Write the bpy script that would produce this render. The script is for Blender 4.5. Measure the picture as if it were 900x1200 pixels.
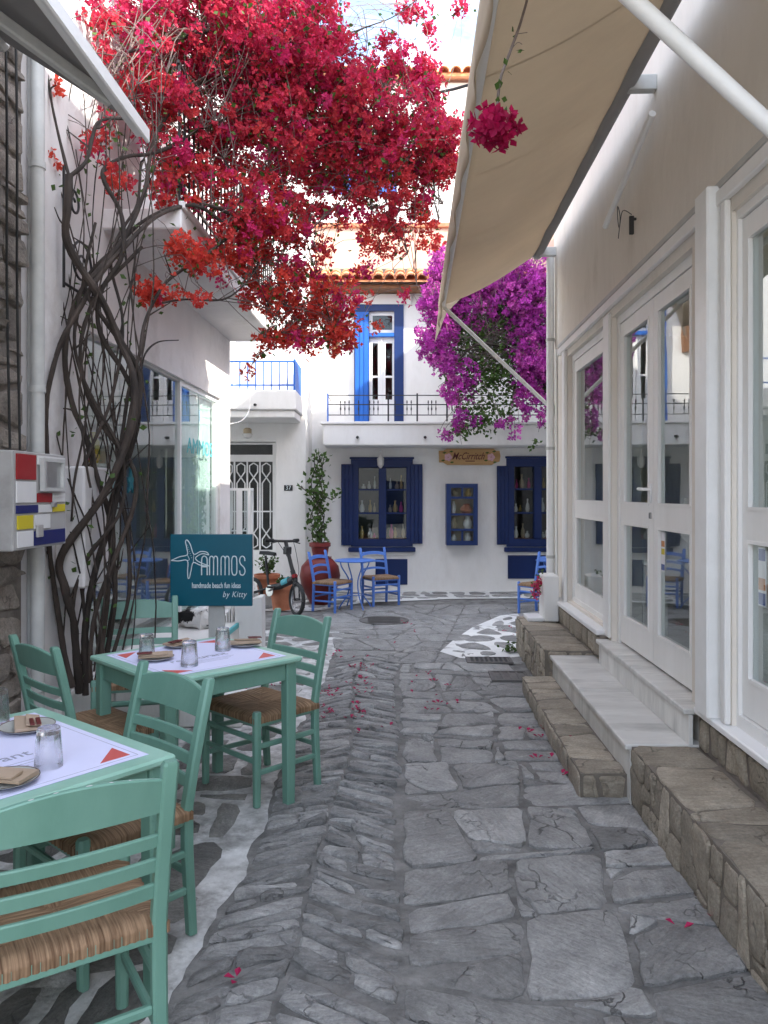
import bpy, bmesh, math, random
from mathutils import Vector, Matrix, noise
random.seed(11)
S = bpy.context.scene
COL = S.collection
for o in list(bpy.data.objects): bpy.data.objects.remove(o)
R = math.radians

# ------------------------------------------------------------------ camera
F, CX, HY, H = 902.0, 450.0, 578.0, 1.56       # focal length in photo pixels, principal x, horizon y, eye height
cam = bpy.data.cameras.new('camera'); co = bpy.data.objects.new('camera', cam); COL.objects.link(co)
cam.sensor_fit = 'VERTICAL'; cam.sensor_height = 24; cam.lens = 24 * F / 1200
cam.shift_y = -(600 - HY) / 1200; cam.clip_end = 500; cam.clip_start = 0.05
co.location = (0, 0, H); co.rotation_euler = (R(90), 0, 0)
S.camera = co
# ------------------------------------------------------------------ world and sun
SUN = Vector((1.0, -0.6, 0.8)).normalized()     # towards the sun: behind the camera, right
W = bpy.data.worlds.new('World'); S.world = W; W.use_nodes = True
wn = W.node_tree.nodes; wl = W.node_tree.links
wn.clear()
wo = wn.new('ShaderNodeOutputWorld'); bg = wn.new('ShaderNodeBackground'); sky = wn.new('ShaderNodeTexSky')
sky.sky_type = 'NISHITA'; sky.sun_disc = False
sky.sun_elevation = math.asin(SUN.z); sky.sun_rotation = math.atan2(SUN.x, SUN.y)
sky.air_density = 1.0; sky.dust_density = 1.2; sky.ozone_density = .7
tc = wn.new('ShaderNodeTexCoord'); mp = wn.new('ShaderNodeMapping'); mp.inputs['Scale'].default_value = (1.2, 1.2, 3.2)
nz = wn.new('ShaderNodeTexNoise'); nz.inputs['Scale'].default_value = 2.6; nz.inputs['Detail'].default_value = 9; nz.inputs['Roughness'].default_value = .62
cr = wn.new('ShaderNodeValToRGB'); cr.color_ramp.elements[0].position = .38; cr.color_ramp.elements[1].position = .66
mx = wn.new('ShaderNodeMix'); mx.data_type = 'RGBA'
mx.inputs[7].default_value = (7.5, 7.6, 7.9, 1)
wl.new(tc.outputs['Generated'], mp.inputs[0]); wl.new(mp.outputs[0], nz.inputs['Vector']); wl.new(nz.outputs[0], cr.inputs[0])
cm = wn.new('ShaderNodeMath'); cm.operation = 'MULTIPLY'; cm.inputs[1].default_value = .62
wl.new(cr.outputs[0], cm.inputs[0]); wl.new(cm.outputs[0], mx.inputs[0]); wl.new(sky.outputs[0], mx.inputs[6])
wl.new(mx.outputs[2], bg.inputs[0]); bg.inputs[1].default_value = 0.15
wl.new(bg.outputs[0], wo.inputs[0])
sl = bpy.data.lights.new('sun', 'SUN'); sl.energy = 2.0; sl.angle = R(.53); sl.color = (1, .94, .84)
so = bpy.data.objects.new('sun', sl); COL.objects.link(so); so.rotation_euler = SUN.to_track_quat('Z', 'Y').to_euler(); so.location = (6, -8, 14)
vs = S.view_settings; vs.view_transform = 'Standard'; vs.look = 'None'; vs.gamma = 1; vs.use_curve_mapping = False
vs.exposure = 2.42
S.render.engine = 'CYCLES'
S.cycles.max_bounces = 10; S.cycles.diffuse_bounces = 5; S.cycles.transparent_max_bounces = 16; S.cycles.glossy_bounces = 4

# ------------------------------------------------------------------ helpers
def P(px, py, Y): return Vector(((px - CX) / F * Y, Y, H + (HY - py) / F * Y))
def G(px, py, z=0.0):
    Y = F * (H - z) / (py - HY)
    return Vector(((px - CX) / F * Y, Y, z))
def rnd(a, b): return random.uniform(a, b)

class Frame:
    def __init__(s, O, u, w):
        s.O = Vector(O); s.u = Vector(u).normalized(); s.w = Vector(w).normalized()
    def __call__(s, a, d, h): return s.O + s.u * a + s.w * d + Vector((0, 0, h))

CB_F = None
class MB:
    def __init__(s, fr=None): s.v = []; s.f = []; s.fr = fr
    def add(s, vs, fs):
        n = len(s.v)
        for p in vs: s.v.append(Vector(s.fr(*p)) if s.fr else Vector(p))
        for f in fs: s.f.append(tuple(i + n for i in f))
        return s
    def box(s, x0, x1, y0, y1, z0, z1, c=0.0):
        lo = (min(x0, x1), min(y0, y1), min(z0, z1)); hi = (max(x0, x1), max(y0, y1), max(z0, z1))
        if c <= 0:
            vs = [(hi[0] if i & 1 else lo[0], hi[1] if i & 2 else lo[1], hi[2] if i & 4 else lo[2]) for i in range(8)]
            return s.add(vs, [(0, 2, 3, 1), (4, 5, 7, 6), (0, 1, 5, 4), (2, 6, 7, 3), (0, 4, 6, 2), (1, 3, 7, 5)])
        c = min([c] + [(hi[k] - lo[k]) * .45 for k in range(3)])
        vs = []; ix = {}
        for k in range(3):
            for i in range(8):
                p = []
                for q in range(3):
                    b = i >> q & 1
                    p.append((hi[q] if b else lo[q]) if q == k else (hi[q] - c if b else lo[q] + c))
                ix[k, i] = len(vs); vs.append(tuple(p))
        fs = []
        for k in range(3):
            a, b = (k + 1) % 3, (k + 2) % 3
            for sgn in (0, 1):
                m = sgn << k
                fs.append((ix[k, m], ix[k, m | 1 << a], ix[k, m | 1 << a | 1 << b], ix[k, m | 1 << b]))
            for sa in (0, 1):          # edges parallel to k
                for sb in (0, 1):
                    m = sa << a | sb << b; m2 = m | 1 << k
                    fs.append((ix[a, m], ix[a, m2], ix[b, m2], ix[b, m]))
        for i in range(8): fs.append((ix[0, i], ix[1, i], ix[2, i]))
        return s.add(vs, fs)
    def bar(s, p, q, w, h, up=(0, 0, 1), c=0.0, w2=None, h2=None):
        p = Vector(p); q = Vector(q); d = (q - p); L = d.length; d.normalize()
        up = Vector(up)
        if abs(d.dot(up)) > .98: up = Vector((0, 1, 0))
        x = d.cross(up).normalized(); y = x.cross(d).normalized()
        t = MB(); t.box(-.5, .5, -.5, .5, 0, L, 0)
        if c > 0:
            t = MB(); t.box(-w / 2, w / 2, -h / 2, h / 2, 0, L, c); sc = False
        else: sc = True
        w2 = w if w2 is None else w2; h2 = h if h2 is None else h2
        vs = []
        for v in t.v:
            k = v.z / L
            if sc: vx, vy = v.x * (w + (w2 - w) * k), v.y * (h + (h2 - h) * k)
            else: vx, vy = v.x * (1 + (w2 / w - 1) * k), v.y * (1 + (h2 / h - 1) * k)
            vs.append(p + x * vx + y * vy + d * v.z)
        return s.add(vs, t.f)
    def tube(s, pts, r, n=8, cap=True):
        pts = [Vector(p) for p in pts]; m = len(pts)
        rs = [r] * m if not hasattr(r, '__len__') else list(r)
        vs = []; px = None
        for i, p in enumerate(pts):
            d = (pts[min(i + 1, m - 1)] - pts[max(i - 1, 0)])
            if d.length < 1e-9: d = Vector((0, 0, 1))
            d.normalize()
            if px is None:
                a = Vector((0, 0, 1)) if abs(d.z) < .9 else Vector((1, 0, 0))
                px = d.cross(a).normalized()
            else:
                px = (px - d * px.dot(d))
                px = px.normalized() if px.length > 1e-6 else d.orthogonal().normalized()
            py = d.cross(px)
            for k in range(n):
                t = 2 * math.pi * k / n
                vs.append(p + (px * math.cos(t) + py * math.sin(t)) * rs[i])
        fs = []
        for i in range(m - 1):
            for k in range(n):
                fs.append((i * n + k, i * n + (k + 1) % n, (i + 1) * n + (k + 1) % n, (i + 1) * n + k))
        if cap: fs.append(tuple(range(n - 1, -1, -1))); fs.append(tuple((m - 1) * n + k for k in range(n)))
        return s.add(vs, fs)
    def lathe(s, prof, n=24, o=(0, 0, 0), sx=1, sy=1, cap=True):
        vs = []; fs = []; m = len(prof)
        for (r, z) in prof:
            for k in range(n):
                t = 2 * math.pi * k / n
                vs.append((o[0] + r * math.cos(t) * sx, o[1] + r * math.sin(t) * sy, o[2] + z))
        for i in range(m - 1):
            for k in range(n):
                fs.append((i * n + k, i * n + (k + 1) % n, (i + 1) * n + (k + 1) % n, (i + 1) * n + k))
        if cap and prof[0][0] > 1e-6: fs.append(tuple(range(n - 1, -1, -1)))
        if cap and prof[-1][0] > 1e-6: fs.append(tuple((m - 1) * n + k for k in range(n)))
        return s.add(vs, fs)
    def prism(s, poly, y0, y1):        # polygon in x,z extruded along y
        n = len(poly)
        vs = [(x, y0, z) for x, z in poly] + [(x, y1, z) for x, z in poly]
        fs = [tuple(range(n)), tuple(range(2 * n - 1, n - 1, -1))] + [(i, (i + 1) % n, n + (i + 1) % n, n + i) for i in range(n)]
        return s.add(vs, fs)
    def slab(s, poly, z0, z1):         # polygon in x,y extruded along z
        n = len(poly)
        vs = [(x, y, z0) for x, y in poly] + [(x, y, z1) for x, y in poly]
        fs = [tuple(range(n - 1, -1, -1)), tuple(range(n, 2 * n))] + [(i, (i + 1) % n, n + (i + 1) % n, n + i) for i in range(n)]
        return s.add(vs, fs)
    def wall(s, a0, a1, h0, h1, d0, d1, holes):   # solid wall with rectangular through openings (a0,a1,h0,h1)
        A = sorted(set([a0, a1] + [min(max(x, a0), a1) for o in holes for x in o[:2]]))
        Z = sorted(set([h0, h1] + [min(max(x, h0), h1) for o in holes for x in o[2:]]))
        def solid(i, j):
            if i < 0 or j < 0 or i >= len(A) - 1 or j >= len(Z) - 1: return False
            ca, ch = (A[i] + A[i + 1]) / 2, (Z[j] + Z[j + 1]) / 2
            return not any(o[0] < ca < o[1] and o[2] < ch < o[3] for o in holes)
        for i in range(len(A) - 1):
            for j in range(len(Z) - 1):
                if not solid(i, j): continue
                x0, x1, z0, z1 = A[i], A[i + 1], Z[j], Z[j + 1]
                s.add([(x0, d0, z0), (x1, d0, z0), (x1, d0, z1), (x0, d0, z1)], [(0, 1, 2, 3)])
                s.add([(x0, d1, z0), (x1, d1, z0), (x1, d1, z1), (x0, d1, z1)], [(3, 2, 1, 0)])
                if not solid(i - 1, j): s.add([(x0, d0, z0), (x0, d1, z0), (x0, d1, z1), (x0, d0, z1)], [(3, 2, 1, 0)])
                if not solid(i + 1, j): s.add([(x1, d0, z0), (x1, d1, z0), (x1, d1, z1), (x1, d0, z1)], [(0, 1, 2, 3)])
                if not solid(i, j - 1): s.add([(x0, d0, z0), (x1, d0, z0), (x1, d1, z0), (x0, d1, z0)], [(3, 2, 1, 0)])
                if not solid(i, j + 1): s.add([(x0, d0, z1), (x1, d0, z1), (x1, d1, z1), (x0, d1, z1)], [(0, 1, 2, 3)])
        return s
    def build(s, name, mat, parent=None, smooth=False, local=False, fix=True, weld=False):
        v = s.v
        off = Vector((0, 0, 0)); base = None
        if parent is not None and not local:
            p = parent
            while p is not None: off += p.location; p = p.parent
        elif parent is None and not local:
            lo = [min(q[k] for q in v) for k in range(3)]; hi = [max(q[k] for q in v) for k in range(3)]
            off = Vector(((lo[0] + hi[0]) / 2, (lo[1] + hi[1]) / 2, lo[2])); base = off
        me = bpy.data.meshes.new(name)
        me.from_pydata([tuple(q - off) for q in v], [], s.f)
        if fix:
            bm = bmesh.new(); bm.from_mesh(me)
            if weld: bmesh.ops.remove_doubles(bm, verts=bm.verts, dist=1e-5)
            bmesh.ops.recalc_face_normals(bm, faces=bm.faces); bm.to_mesh(me); bm.free()
        if smooth:
            me.shade_smooth(); me.set_sharp_from_angle(angle=R(smooth if smooth is not True else 40))
        me.materials.append(MAT(mat) if isinstance(mat, str) else mat)
        o = bpy.data.objects.new(name, me); COL.objects.link(o)
        if base is not None: o.location = base
        if parent is not None: o.parent = parent
        return o

def tag(o, label, cat, group=None, kind=None):
    if label: o['label'] = label
    if cat: o['category'] = cat
    if group: o['group'] = group
    if kind: o['kind'] = kind
    return o
def thing(name, label, cat, loc=(0, 0, 0), rz=0.0, group=None):
    o = bpy.data.objects.new(name, None); COL.objects.link(o)
    o.location = loc; o.rotation_euler = (0, 0, rz); o.empty_display_size = .1
    return tag(o, label, cat, group)
def copy_tree(o, parent=None, loc=None, rz=None, label=None, mats=None):
    c = o.copy(); COL.objects.link(c); c.parent = parent
    for ch in list(o.children): copy_tree(ch, c)
    if loc is not None: c.location = loc
    if rz is not None: c.rotation_euler = (0, 0, rz)
    if label: c['label'] = label
    return c
def spline(pts, n=6):
    pts = [Vector(p) for p in pts]; out = []
    for i in range(len(pts) - 1):
        p0 = pts[max(i - 1, 0)]; p1 = pts[i]; p2 = pts[i + 1]; p3 = pts[min(i + 2, len(pts) - 1)]
        for k in range(n):
            t = k / n
            out.append(.5 * ((2 * p1) + (p2 - p0) * t + (2 * p0 - 5 * p1 + 4 * p2 - p3) * t * t + (3 * p1 - p0 - 3 * p2 + p3) * t ** 3))
    out.append(pts[-1]); return out
def lerp_list(vals, n):
    m = len(vals); out = []
    for i in range(n):
        t = i / (n - 1) * (m - 1); k = min(int(t), m - 2); out.append(vals[k] + (vals[k + 1] - vals[k]) * (t - k))
    return out
def text(name, body, size, mat, parent, M, ex=.0015, sx=1.0, shear=0, space=1.0, bold=0.0, align='CENTER'):
    c = bpy.data.curves.new('t', 'FONT'); c.body = body; c.size = size; c.extrude = ex; c.shear = shear
    c.space_character = space; c.offset = bold; c.align_x = align; c.align_y = 'CENTER'; c.resolution_u = 3
    t = bpy.data.objects.new('t', c); COL.objects.link(t)
    dg = bpy.context.evaluated_depsgraph_get(); me = bpy.data.meshes.new_from_object(t.evaluated_get(dg))
    bpy.data.objects.remove(t); bpy.data.curves.remove(c)
    off = Vector((0, 0, 0)); p = parent
    while p is not None: off += p.location; p = p.parent
    me.transform(Matrix.Translation(-off) @ M @ Matrix.Diagonal((sx, 1, 1, 1)))
    me.materials.clear(); me.materials.append(MAT(mat)); me.name = name
    o = bpy.data.objects.new(name, me); COL.objects.link(o); o.parent = parent
    return o

# ------------------------------------------------------------------ materials
_M = {}
def newmat(name):
    m = bpy.data.materials.new(name); m.use_nodes = True
    nt = m.node_tree; nt.nodes.clear()
    out = nt.nodes.new('ShaderNodeOutputMaterial'); _M[name] = m
    return m, nt.nodes, nt.links, out
def N(nodes, kind, **kw):
    n = nodes.new(kind)
    for k, v in kw.items(): setattr(n, k, v)
    return n
def surf(name, c1, c2=None, scale=6, rough=.6, bump=.15, bscale=60, rvar=.0, detail=6, stretch=(1, 1, 1), spec=.4, stain=None, stain_scale=2.2, stain_pos=(.55, .75), metallic=0, brough=.6, bdist=.01, object_coords=True, rough2=None, contrast=(.35, .65), fine=None):
    m, nd, lk, out = newmat(name)
    b = N(nd, 'ShaderNodeBsdfPrincipled'); lk.new(b.outputs[0], out.inputs[0])
    b.inputs['Roughness'].default_value = rough; b.inputs['Specular IOR Level'].default_value = spec; b.inputs['Metallic'].default_value = metallic
    t = N(nd, 'ShaderNodeTexCoord'); mpn = N(nd, 'ShaderNodeMapping'); mpn.inputs['Scale'].default_value = stretch
    lk.new(t.outputs['Object'], mpn.inputs[0])
    oi = N(nd, 'ShaderNodeObjectInfo')
    addv = N(nd, 'ShaderNodeVectorMath', operation='ADD'); sc = N(nd, 'ShaderNodeMath', operation='MULTIPLY'); sc.inputs[1].default_value = 37.0
    lk.new(oi.outputs['Random'], sc.inputs[0]); lk.new(mpn.outputs[0], addv.inputs[0]); lk.new(sc.outputs[0], addv.inputs[1])
    n1 = N(nd, 'ShaderNodeTexNoise'); n1.inputs['Scale'].default_value = scale; n1.inputs['Detail'].default_value = detail; n1.inputs['Roughness'].default_value = .62
    lk.new(addv.outputs[0], n1.inputs['Vector'])
    rp = N(nd, 'ShaderNodeValToRGB'); rp.color_ramp.elements[0].position, rp.color_ramp.elements[1].position = contrast
    rp.color_ramp.elements[0].color = (*c1, 1); rp.color_ramp.elements[1].color = (*(c2 or c1), 1)
    lk.new(n1.outputs[0], rp.inputs[0])
    col = rp.outputs[0]
    if stain:
        n3 = N(nd, 'ShaderNodeTexNoise'); n3.inputs['Scale'].default_value = stain_scale; n3.inputs['Detail'].default_value = 10; n3.inputs['Roughness'].default_value = .68
        lk.new(addv.outputs[0], n3.inputs['Vector'])
        r3 = N(nd, 'ShaderNodeValToRGB'); r3.color_ramp.elements[0].position, r3.color_ramp.elements[1].position = stain_pos
        lk.new(n3.outputs[0], r3.inputs[0])
        mm = N(nd, 'ShaderNodeMix', data_type='RGBA'); mm.inputs[7].default_value = (*stain, 1)
        lk.new(r3.outputs[0], mm.inputs[0]); lk.new(col, mm.inputs[6]); col = mm.outputs[2]
    if rvar:
        hv = N(nd, 'ShaderNodeHueSaturation')
        mr = N(nd, 'ShaderNodeMapRange'); mr.inputs[3].default_value = 1 - rvar; mr.inputs[4].default_value = 1 + rvar
        lk.new(oi.outputs['Random'], mr.inputs[0]); lk.new(mr.outputs[0], hv.inputs['Value']); lk.new(col, hv.inputs['Color']); col = hv.outputs[0]
    lk.new(col, b.inputs['Base Color'])
    if bump:
        n2 = N(nd, 'ShaderNodeTexNoise'); n2.inputs['Scale'].default_value = bscale; n2.inputs['Detail'].default_value = 8; n2.inputs['Roughness'].default_value = brough
        lk.new(addv.outputs[0], n2.inputs['Vector'])
        bp = N(nd, 'ShaderNodeBump'); bp.inputs['Strength'].default_value = bump; bp.inputs['Distance'].default_value = bdist
        lk.new(n2.outputs[0], bp.inputs['Height']); lk.new(bp.outputs[0], b.inputs['Normal'])
    if rough2 is not None:
        mr2 = N(nd, 'ShaderNodeMapRange'); mr2.inputs[3].default_value = rough; mr2.inputs[4].default_value = rough2
        lk.new(n1.outputs[0], mr2.inputs[0]); lk.new(mr2.outputs[0], b.inputs['Roughness'])
    return m
def MAT(n): return _M[n]

# plaster and paint
surf('plaster', (.73, .715, .685), (.81, .80, .775), 2.2, .8, .6, 9, stretch=(1, 1, .45), stain=(.62, .595, .55), stain_pos=(.52, .80), spec=.2, bdist=.012)
surf('plaster_old', (.66, .63, .62), (.74, .71, .70), 1.8, .85, .45, 10, stain=(.50, .46, .44), stain_pos=(.52, .8), spec=.2, bdist=.015)
surf('plaster_cream', (.68, .63, .56), (.76, .71, .64), 2.2, .8, .6, 9, stretch=(1, 1, .45), stain=(.56, .51, .43), stain_pos=(.54, .80), spec=.2)
surf('plaster_pink', (.56, .34, .25), (.64, .41, .32), 1.5, .85, .3, 12, stain=(.66, .48, .40), spec=.2)
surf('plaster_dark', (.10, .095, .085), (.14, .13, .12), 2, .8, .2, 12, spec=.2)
surf('white_wood', (.77, .76, .735), (.83, .82, .80), 5, .42, .12, 40, stretch=(1, 1, .15), stain=(.55, .53, .49), stain_pos=(.62, .85), spec=.4)
surf('white_metal', (.77, .77, .755), (.82, .82, .81), 8, .38, .05, 60, stain=(.5, .47, .43), stain_pos=(.66, .8))
surf('grey_metal', (.42, .42, .41), (.50, .50, .48), 8, .4, .05, 60, stain=(.3, .29, .27), stain_pos=(.62, .8))
surf('sill_white', (.80, .80, .80), (.84, .84, .84), 3, .3, .03, 30)
surf('marble', (.56, .55, .52), (.72, .71, .68), 2.2, .33, .05, 30, stretch=(1, 3.5, 1), stain=(.36, .36, .34), stain_scale=1.6, stain_pos=(.50, .74), rvar=.05)
surf('navy', (.0022, .015, .085), (.003, .020, .105), 4, .45, .12, 40, stretch=(1, 1, .2), spec=.35)
surf('navy_door', (.003, .022, .11), (.005, .03, .14), 4, .45, .12, 40, stretch=(1, 1, .2))
surf('royal_blue', (.012, .10, .42), (.018, .13, .5), 4, .45, .1, 40, stretch=(1, 1, .2))
surf('chair_blue', (.07, .17, .52), (.09, .21, .60), 5, .4, .1, 50, stain=(.16, .28, .6), stain_pos=(.6, .7))
surf('green_paint', (.135, .285, .222), (.165, .325, .258), 5, .38, .16, 30, stretch=(1, 1, .3), stain=(.42, .47, .41), stain_scale=17, stain_pos=(.715, .735), spec=.45, rough2=.5)
surf('green_top', (.26, .47, .37), (.31, .53, .43), 5, .36, .10, 30, stain=(.21, .41, .32), stain_scale=4, stain_pos=(.55, .8), spec=.5)
surf('teal', (.0, .085, .13), (.0, .095, .145), 3, .4, .02, 30)
surf('sign_white', (.62, .70, .72), None, 5, .5, 0)
surf('brown_wood', (.16, .07, .03), (.24, .11, .05), 5, .6, .25, 30, stretch=(1, 1, .15))
surf('sign_wood', (.42, .24, .09), (.54, .33, .14), 5, .55, .25, 30, stretch=(.3, 1, 3))
surf('maroon', (.09, .012, .012), (.12, .018, .016), 6, .5, .05)
surf('terracotta', (.42, .14, .07), (.52, .2, .11), 6, .75, .2, 40, stain=(.55, .35, .26), stain_pos=(.58, .8), rvar=.08)
surf('urn_red', (.14, .016, .014), (.19, .026, .022), 4, .45, .15, 20, stain=(.28, .09, .07), stain_pos=(.62, .85))
surf('tile', (.56, .20, .08), (.68, .30, .15), 8, .8, .2, 40, stain=(.6, .42, .3), stain_pos=(.58, .8), rvar=.16)
surf('black_metal', (.018, .018, .02), (.03, .03, .03), 10, .5, .1, 60)
surf('black_rubber', (.015, .015, .015), (.025, .025, .025), 10, .7, .1, 60)
surf('steel', (.5, .5, .5), (.6, .6, .6), 10, .3, .03, 60, metallic=1)
surf('cast_iron', (.10, .095, .09), (.16, .15, .14), 12, .6, .3, 50, spec=.5)
def stonemat(name, c1, c2, vein, rvar=.24, stretch=(1, 1, 1), scale=4.5, crack=.5, fleck=.62, rough=.6, spin=True, layer=.32):
    m, nd, lk, out = newmat(name)
    b = N(nd, 'ShaderNodeBsdfPrincipled'); lk.new(b.outputs[0], out.inputs[0]); b.inputs['Specular IOR Level'].default_value = .4
    t = N(nd, 'ShaderNodeTexCoord'); oi = N(nd, 'ShaderNodeObjectInfo'); mpn = N(nd, 'ShaderNodeMapping'); mpn.inputs['Scale'].default_value = stretch
    lk.new(t.outputs['Object'], mpn.inputs[0])
    sc = N(nd, 'ShaderNodeMath', operation='MULTIPLY'); sc.inputs[1].default_value = 41.0; av = N(nd, 'ShaderNodeVectorMath', operation='ADD')
    vr = N(nd, 'ShaderNodeVectorRotate', rotation_type='Z_AXIS'); lk.new(mpn.outputs[0], vr.inputs['Vector']); lk.new(sc.outputs[0], vr.inputs['Angle'])
    lk.new(oi.outputs['Random'], sc.inputs[0]); lk.new(vr.outputs[0] if spin else mpn.outputs[0], av.inputs[0]); lk.new(sc.outputs[0], av.inputs[1])
    def noi(s, d=8, r=.65, vec=None):
        n = N(nd, 'ShaderNodeTexNoise'); n.inputs['Scale'].default_value = s; n.inputs['Detail'].default_value = d; n.inputs['Roughness'].default_value = r
        lk.new(vec or av.outputs[0], n.inputs['Vector']); return n.outputs[0]
    def ramp(x, p0, p1, a, c):
        r = N(nd, 'ShaderNodeValToRGB'); r.color_ramp.elements[0].position, r.color_ramp.elements[1].position = p0, p1
        r.color_ramp.elements[0].color = (*a, 1); r.color_ramp.elements[1].color = (*c, 1); lk.new(x, r.inputs[0]); return r.outputs[0]
    def mix(f, a, c, mode='MIX'):
        q = N(nd, 'ShaderNodeMix', data_type='RGBA', blend_type=mode)
        for v, i in ((f, 0), (a, 6), (c, 7)):
            if hasattr(v, 'node'): lk.new(v, q.inputs[i])
            else: q.inputs[i].default_value = v if i == 0 else (*v, 1)
        return q.outputs[2]
    W1 = (1, 1, 1); K = (0, 0, 0)
    big = noi(scale, 9, .7); col = ramp(big, .34, .66, c1, c2)
    fine = noi(70, 6, .75); col = mix(.55, col, ramp(fine, .3, .7, (.45, .45, .45), (1.45, 1.45, 1.45)), 'MULTIPLY')
    # slaty layering
    m2 = N(nd, 'ShaderNodeMapping'); m2.inputs['Scale'].default_value = (2, 11, 11); m2.inputs['Rotation'].default_value = (0, 0, .35); lk.new(av.outputs[0], m2.inputs[0])
    lay_ = noi(4, 8, .7, m2.outputs[0]); col = mix(layer, col, ramp(lay_, .36, .6, (.55, .55, .56), (1.25, 1.25, 1.24)), 'MULTIPLY')
    # pale mineral flecks and streaks
    f2 = noi(9, 12, .8); col = mix(ramp(f2, fleck, fleck + .10, K, W1), col, vein)
    # hairline cracks
    ds = N(nd, 'ShaderNodeVectorMath', operation='MULTIPLY_ADD'); nn = N(nd, 'ShaderNodeTexNoise'); nn.inputs['Scale'].default_value = 6; nn.inputs['Detail'].default_value = 5
    lk.new(av.outputs[0], nn.inputs['Vector']); lk.new(nn.outputs['Color'], ds.inputs[0]); ds.inputs[1].default_value = (.35, .35, .35); lk.new(av.outputs[0], ds.inputs[2])
    vo = N(nd, 'ShaderNodeTexVoronoi', feature='DISTANCE_TO_EDGE'); vo.inputs['Scale'].default_value = 4.2; lk.new(ds.outputs[0], vo.inputs['Vector'])
    ck = ramp(vo.outputs['Distance'], .004, .022, W1, K); msk = ramp(noi(2.3, 4), .48, .6, K, W1)
    cf = mix(1.0, ck, msk, 'MULTIPLY'); cfs = N(nd, 'ShaderNodeMath', operation='MULTIPLY'); cfs.inputs[1].default_value = crack; lk.new(cf, cfs.inputs[0])
    col = mix(cfs.outputs[0], col, tuple(x * .3 for x in c1))
    hv = N(nd, 'ShaderNodeHueSaturation'); mr = N(nd, 'ShaderNodeMapRange'); mr.inputs[3].default_value = 1 - rvar; mr.inputs[4].default_value = 1 + rvar
    lk.new(oi.outputs['Random'], mr.inputs[0]); lk.new(mr.outputs[0], hv.inputs['Value']); lk.new(col, hv.inputs['Color'])
    lk.new(hv.outputs[0], b.inputs['Base Color'])
    rr_ = N(nd, 'ShaderNodeMapRange'); rr_.inputs[1].default_value = .3; rr_.inputs[2].default_value = .7; rr_.inputs[3].default_value = rough - .14; rr_.inputs[4].default_value = rough + .18; lk.new(big, rr_.inputs[0]); lk.new(rr_.outputs[0], b.inputs['Roughness'])
    hs = N(nd, 'ShaderNodeMath', operation='ADD'); h1 = N(nd, 'ShaderNodeMath', operation='MULTIPLY'); h1.inputs[1].default_value = .35; lk.new(fine, h1.inputs[0])
    lk.new(lay_, hs.inputs[0]); lk.new(h1.outputs[0], hs.inputs[1])
    h2 = N(nd, 'ShaderNodeMath', operation='SUBTRACT'); lk.new(hs.outputs[0], h2.inputs[0]); lk.new(cfs.outputs[0], h2.inputs[1])
    bp = N(nd, 'ShaderNodeBump'); bp.inputs['Strength'].default_value = 1.0; bp.inputs['Distance'].default_value = .018
    lk.new(h2.outputs[0], bp.inputs['Height']); lk.new(bp.outputs[0], b.inputs['Normal'])
stonemat('stone', (.225, .222, .216), (.43, .424, .412), (.62, .61, .58), .26, crack=.7, fleck=.60)
stonemat('stone_chevron', (.20, .198, .194), (.40, .394, .384), (.55, .54, .52), .28, crack=.35, spin=False, layer=.5)
stonemat('stone_dark', (.14, .137, .13), (.27, .262, .245), (.4, .39, .37), .3, fleck=.66)
stonemat('stone_warm', (.27, .23, .175), (.47, .415, .335), (.55, .51, .46), .26, crack=.5, fleck=.64, spin=False)
stonemat('stone_wall', (.14, .115, .095), (.32, .28, .24), (.42, .38, .33), .3, scale=6)
surf('mortar', (.10, .098, .093), (.25, .245, .235), 8, .85, .9, 35, stain=(.25, .24, .23), stain_scale=3, stain_pos=(.5, .75), detail=10, bdist=.015)
surf('mortar_warm', (.15, .13, .105), (.22, .19, .16), 9, .85, .7, 45, detail=9, bdist=.012)
surf('mortar_wall', (0.13, 0.11, 0.095), (0.24, 0.21, 0.185), 7, .9, .9, 30, detail=9, bdist=.02)
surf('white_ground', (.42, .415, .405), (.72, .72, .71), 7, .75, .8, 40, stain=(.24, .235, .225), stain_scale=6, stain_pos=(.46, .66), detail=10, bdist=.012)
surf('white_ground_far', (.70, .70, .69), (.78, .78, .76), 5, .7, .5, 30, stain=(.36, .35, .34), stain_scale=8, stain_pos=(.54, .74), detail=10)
surf('limestone', (.58, .55, .49), (.68, .65, .59), 3, .7, .3, 20, stain=(.45, .42, .37))  # used only on the added bounce sheet behind the viewpoint
surf('paper_lilac', (.66, .67, .88), (.70, .71, .91), 3, .55, .02, 30)
surf('paper_red', (.55, .10, .09), None, 3, .55, 0)
surf('paper_pink', (.66, .40, .45), None, 3, .55, 0)
surf('ink_grey', (.30, .31, .40), None, 3, .6, 0)
surf('napkin', (.36, .27, .19), (.42, .32, .24), 8, .85, .15, 80)
surf('plate', (.40, .41, .38), (.48, .49, .46), 5, .25, .03, 40)
surf('plate_rim', (.09, .06, .045), None, 5, .35, 0)
surf('vine_bark', (.020, .015, .012), (.065, .048, .039), 9, .85, .9, 40, stretch=(1, 1, .3), rvar=.25, detail=9, bdist=.01)
surf('twig_bark', (.10, .075, .065), (.20, .16, .145), 9, .85, .3, 40)
surf('fur_white', (.70, .68, .65), (.74, .72, .7), 20, .9, .3, 120, stain=(.012, .011, .011), stain_scale=5.5, stain_pos=(.50, .53))
surf('black_paint', (.012, .012, .014), None, 5, .5, .05)
surf('box_grey', (.33, .32, .31), (.38, .37, .36), 5, .6, .1, 30, stain=(.25, .24, .23))
surf('paint_red', (.28, .008, .012), None, 5, .5, .05); surf('paint_yellow', (.55, .45, .02), None, 5, .5, .05)
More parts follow.
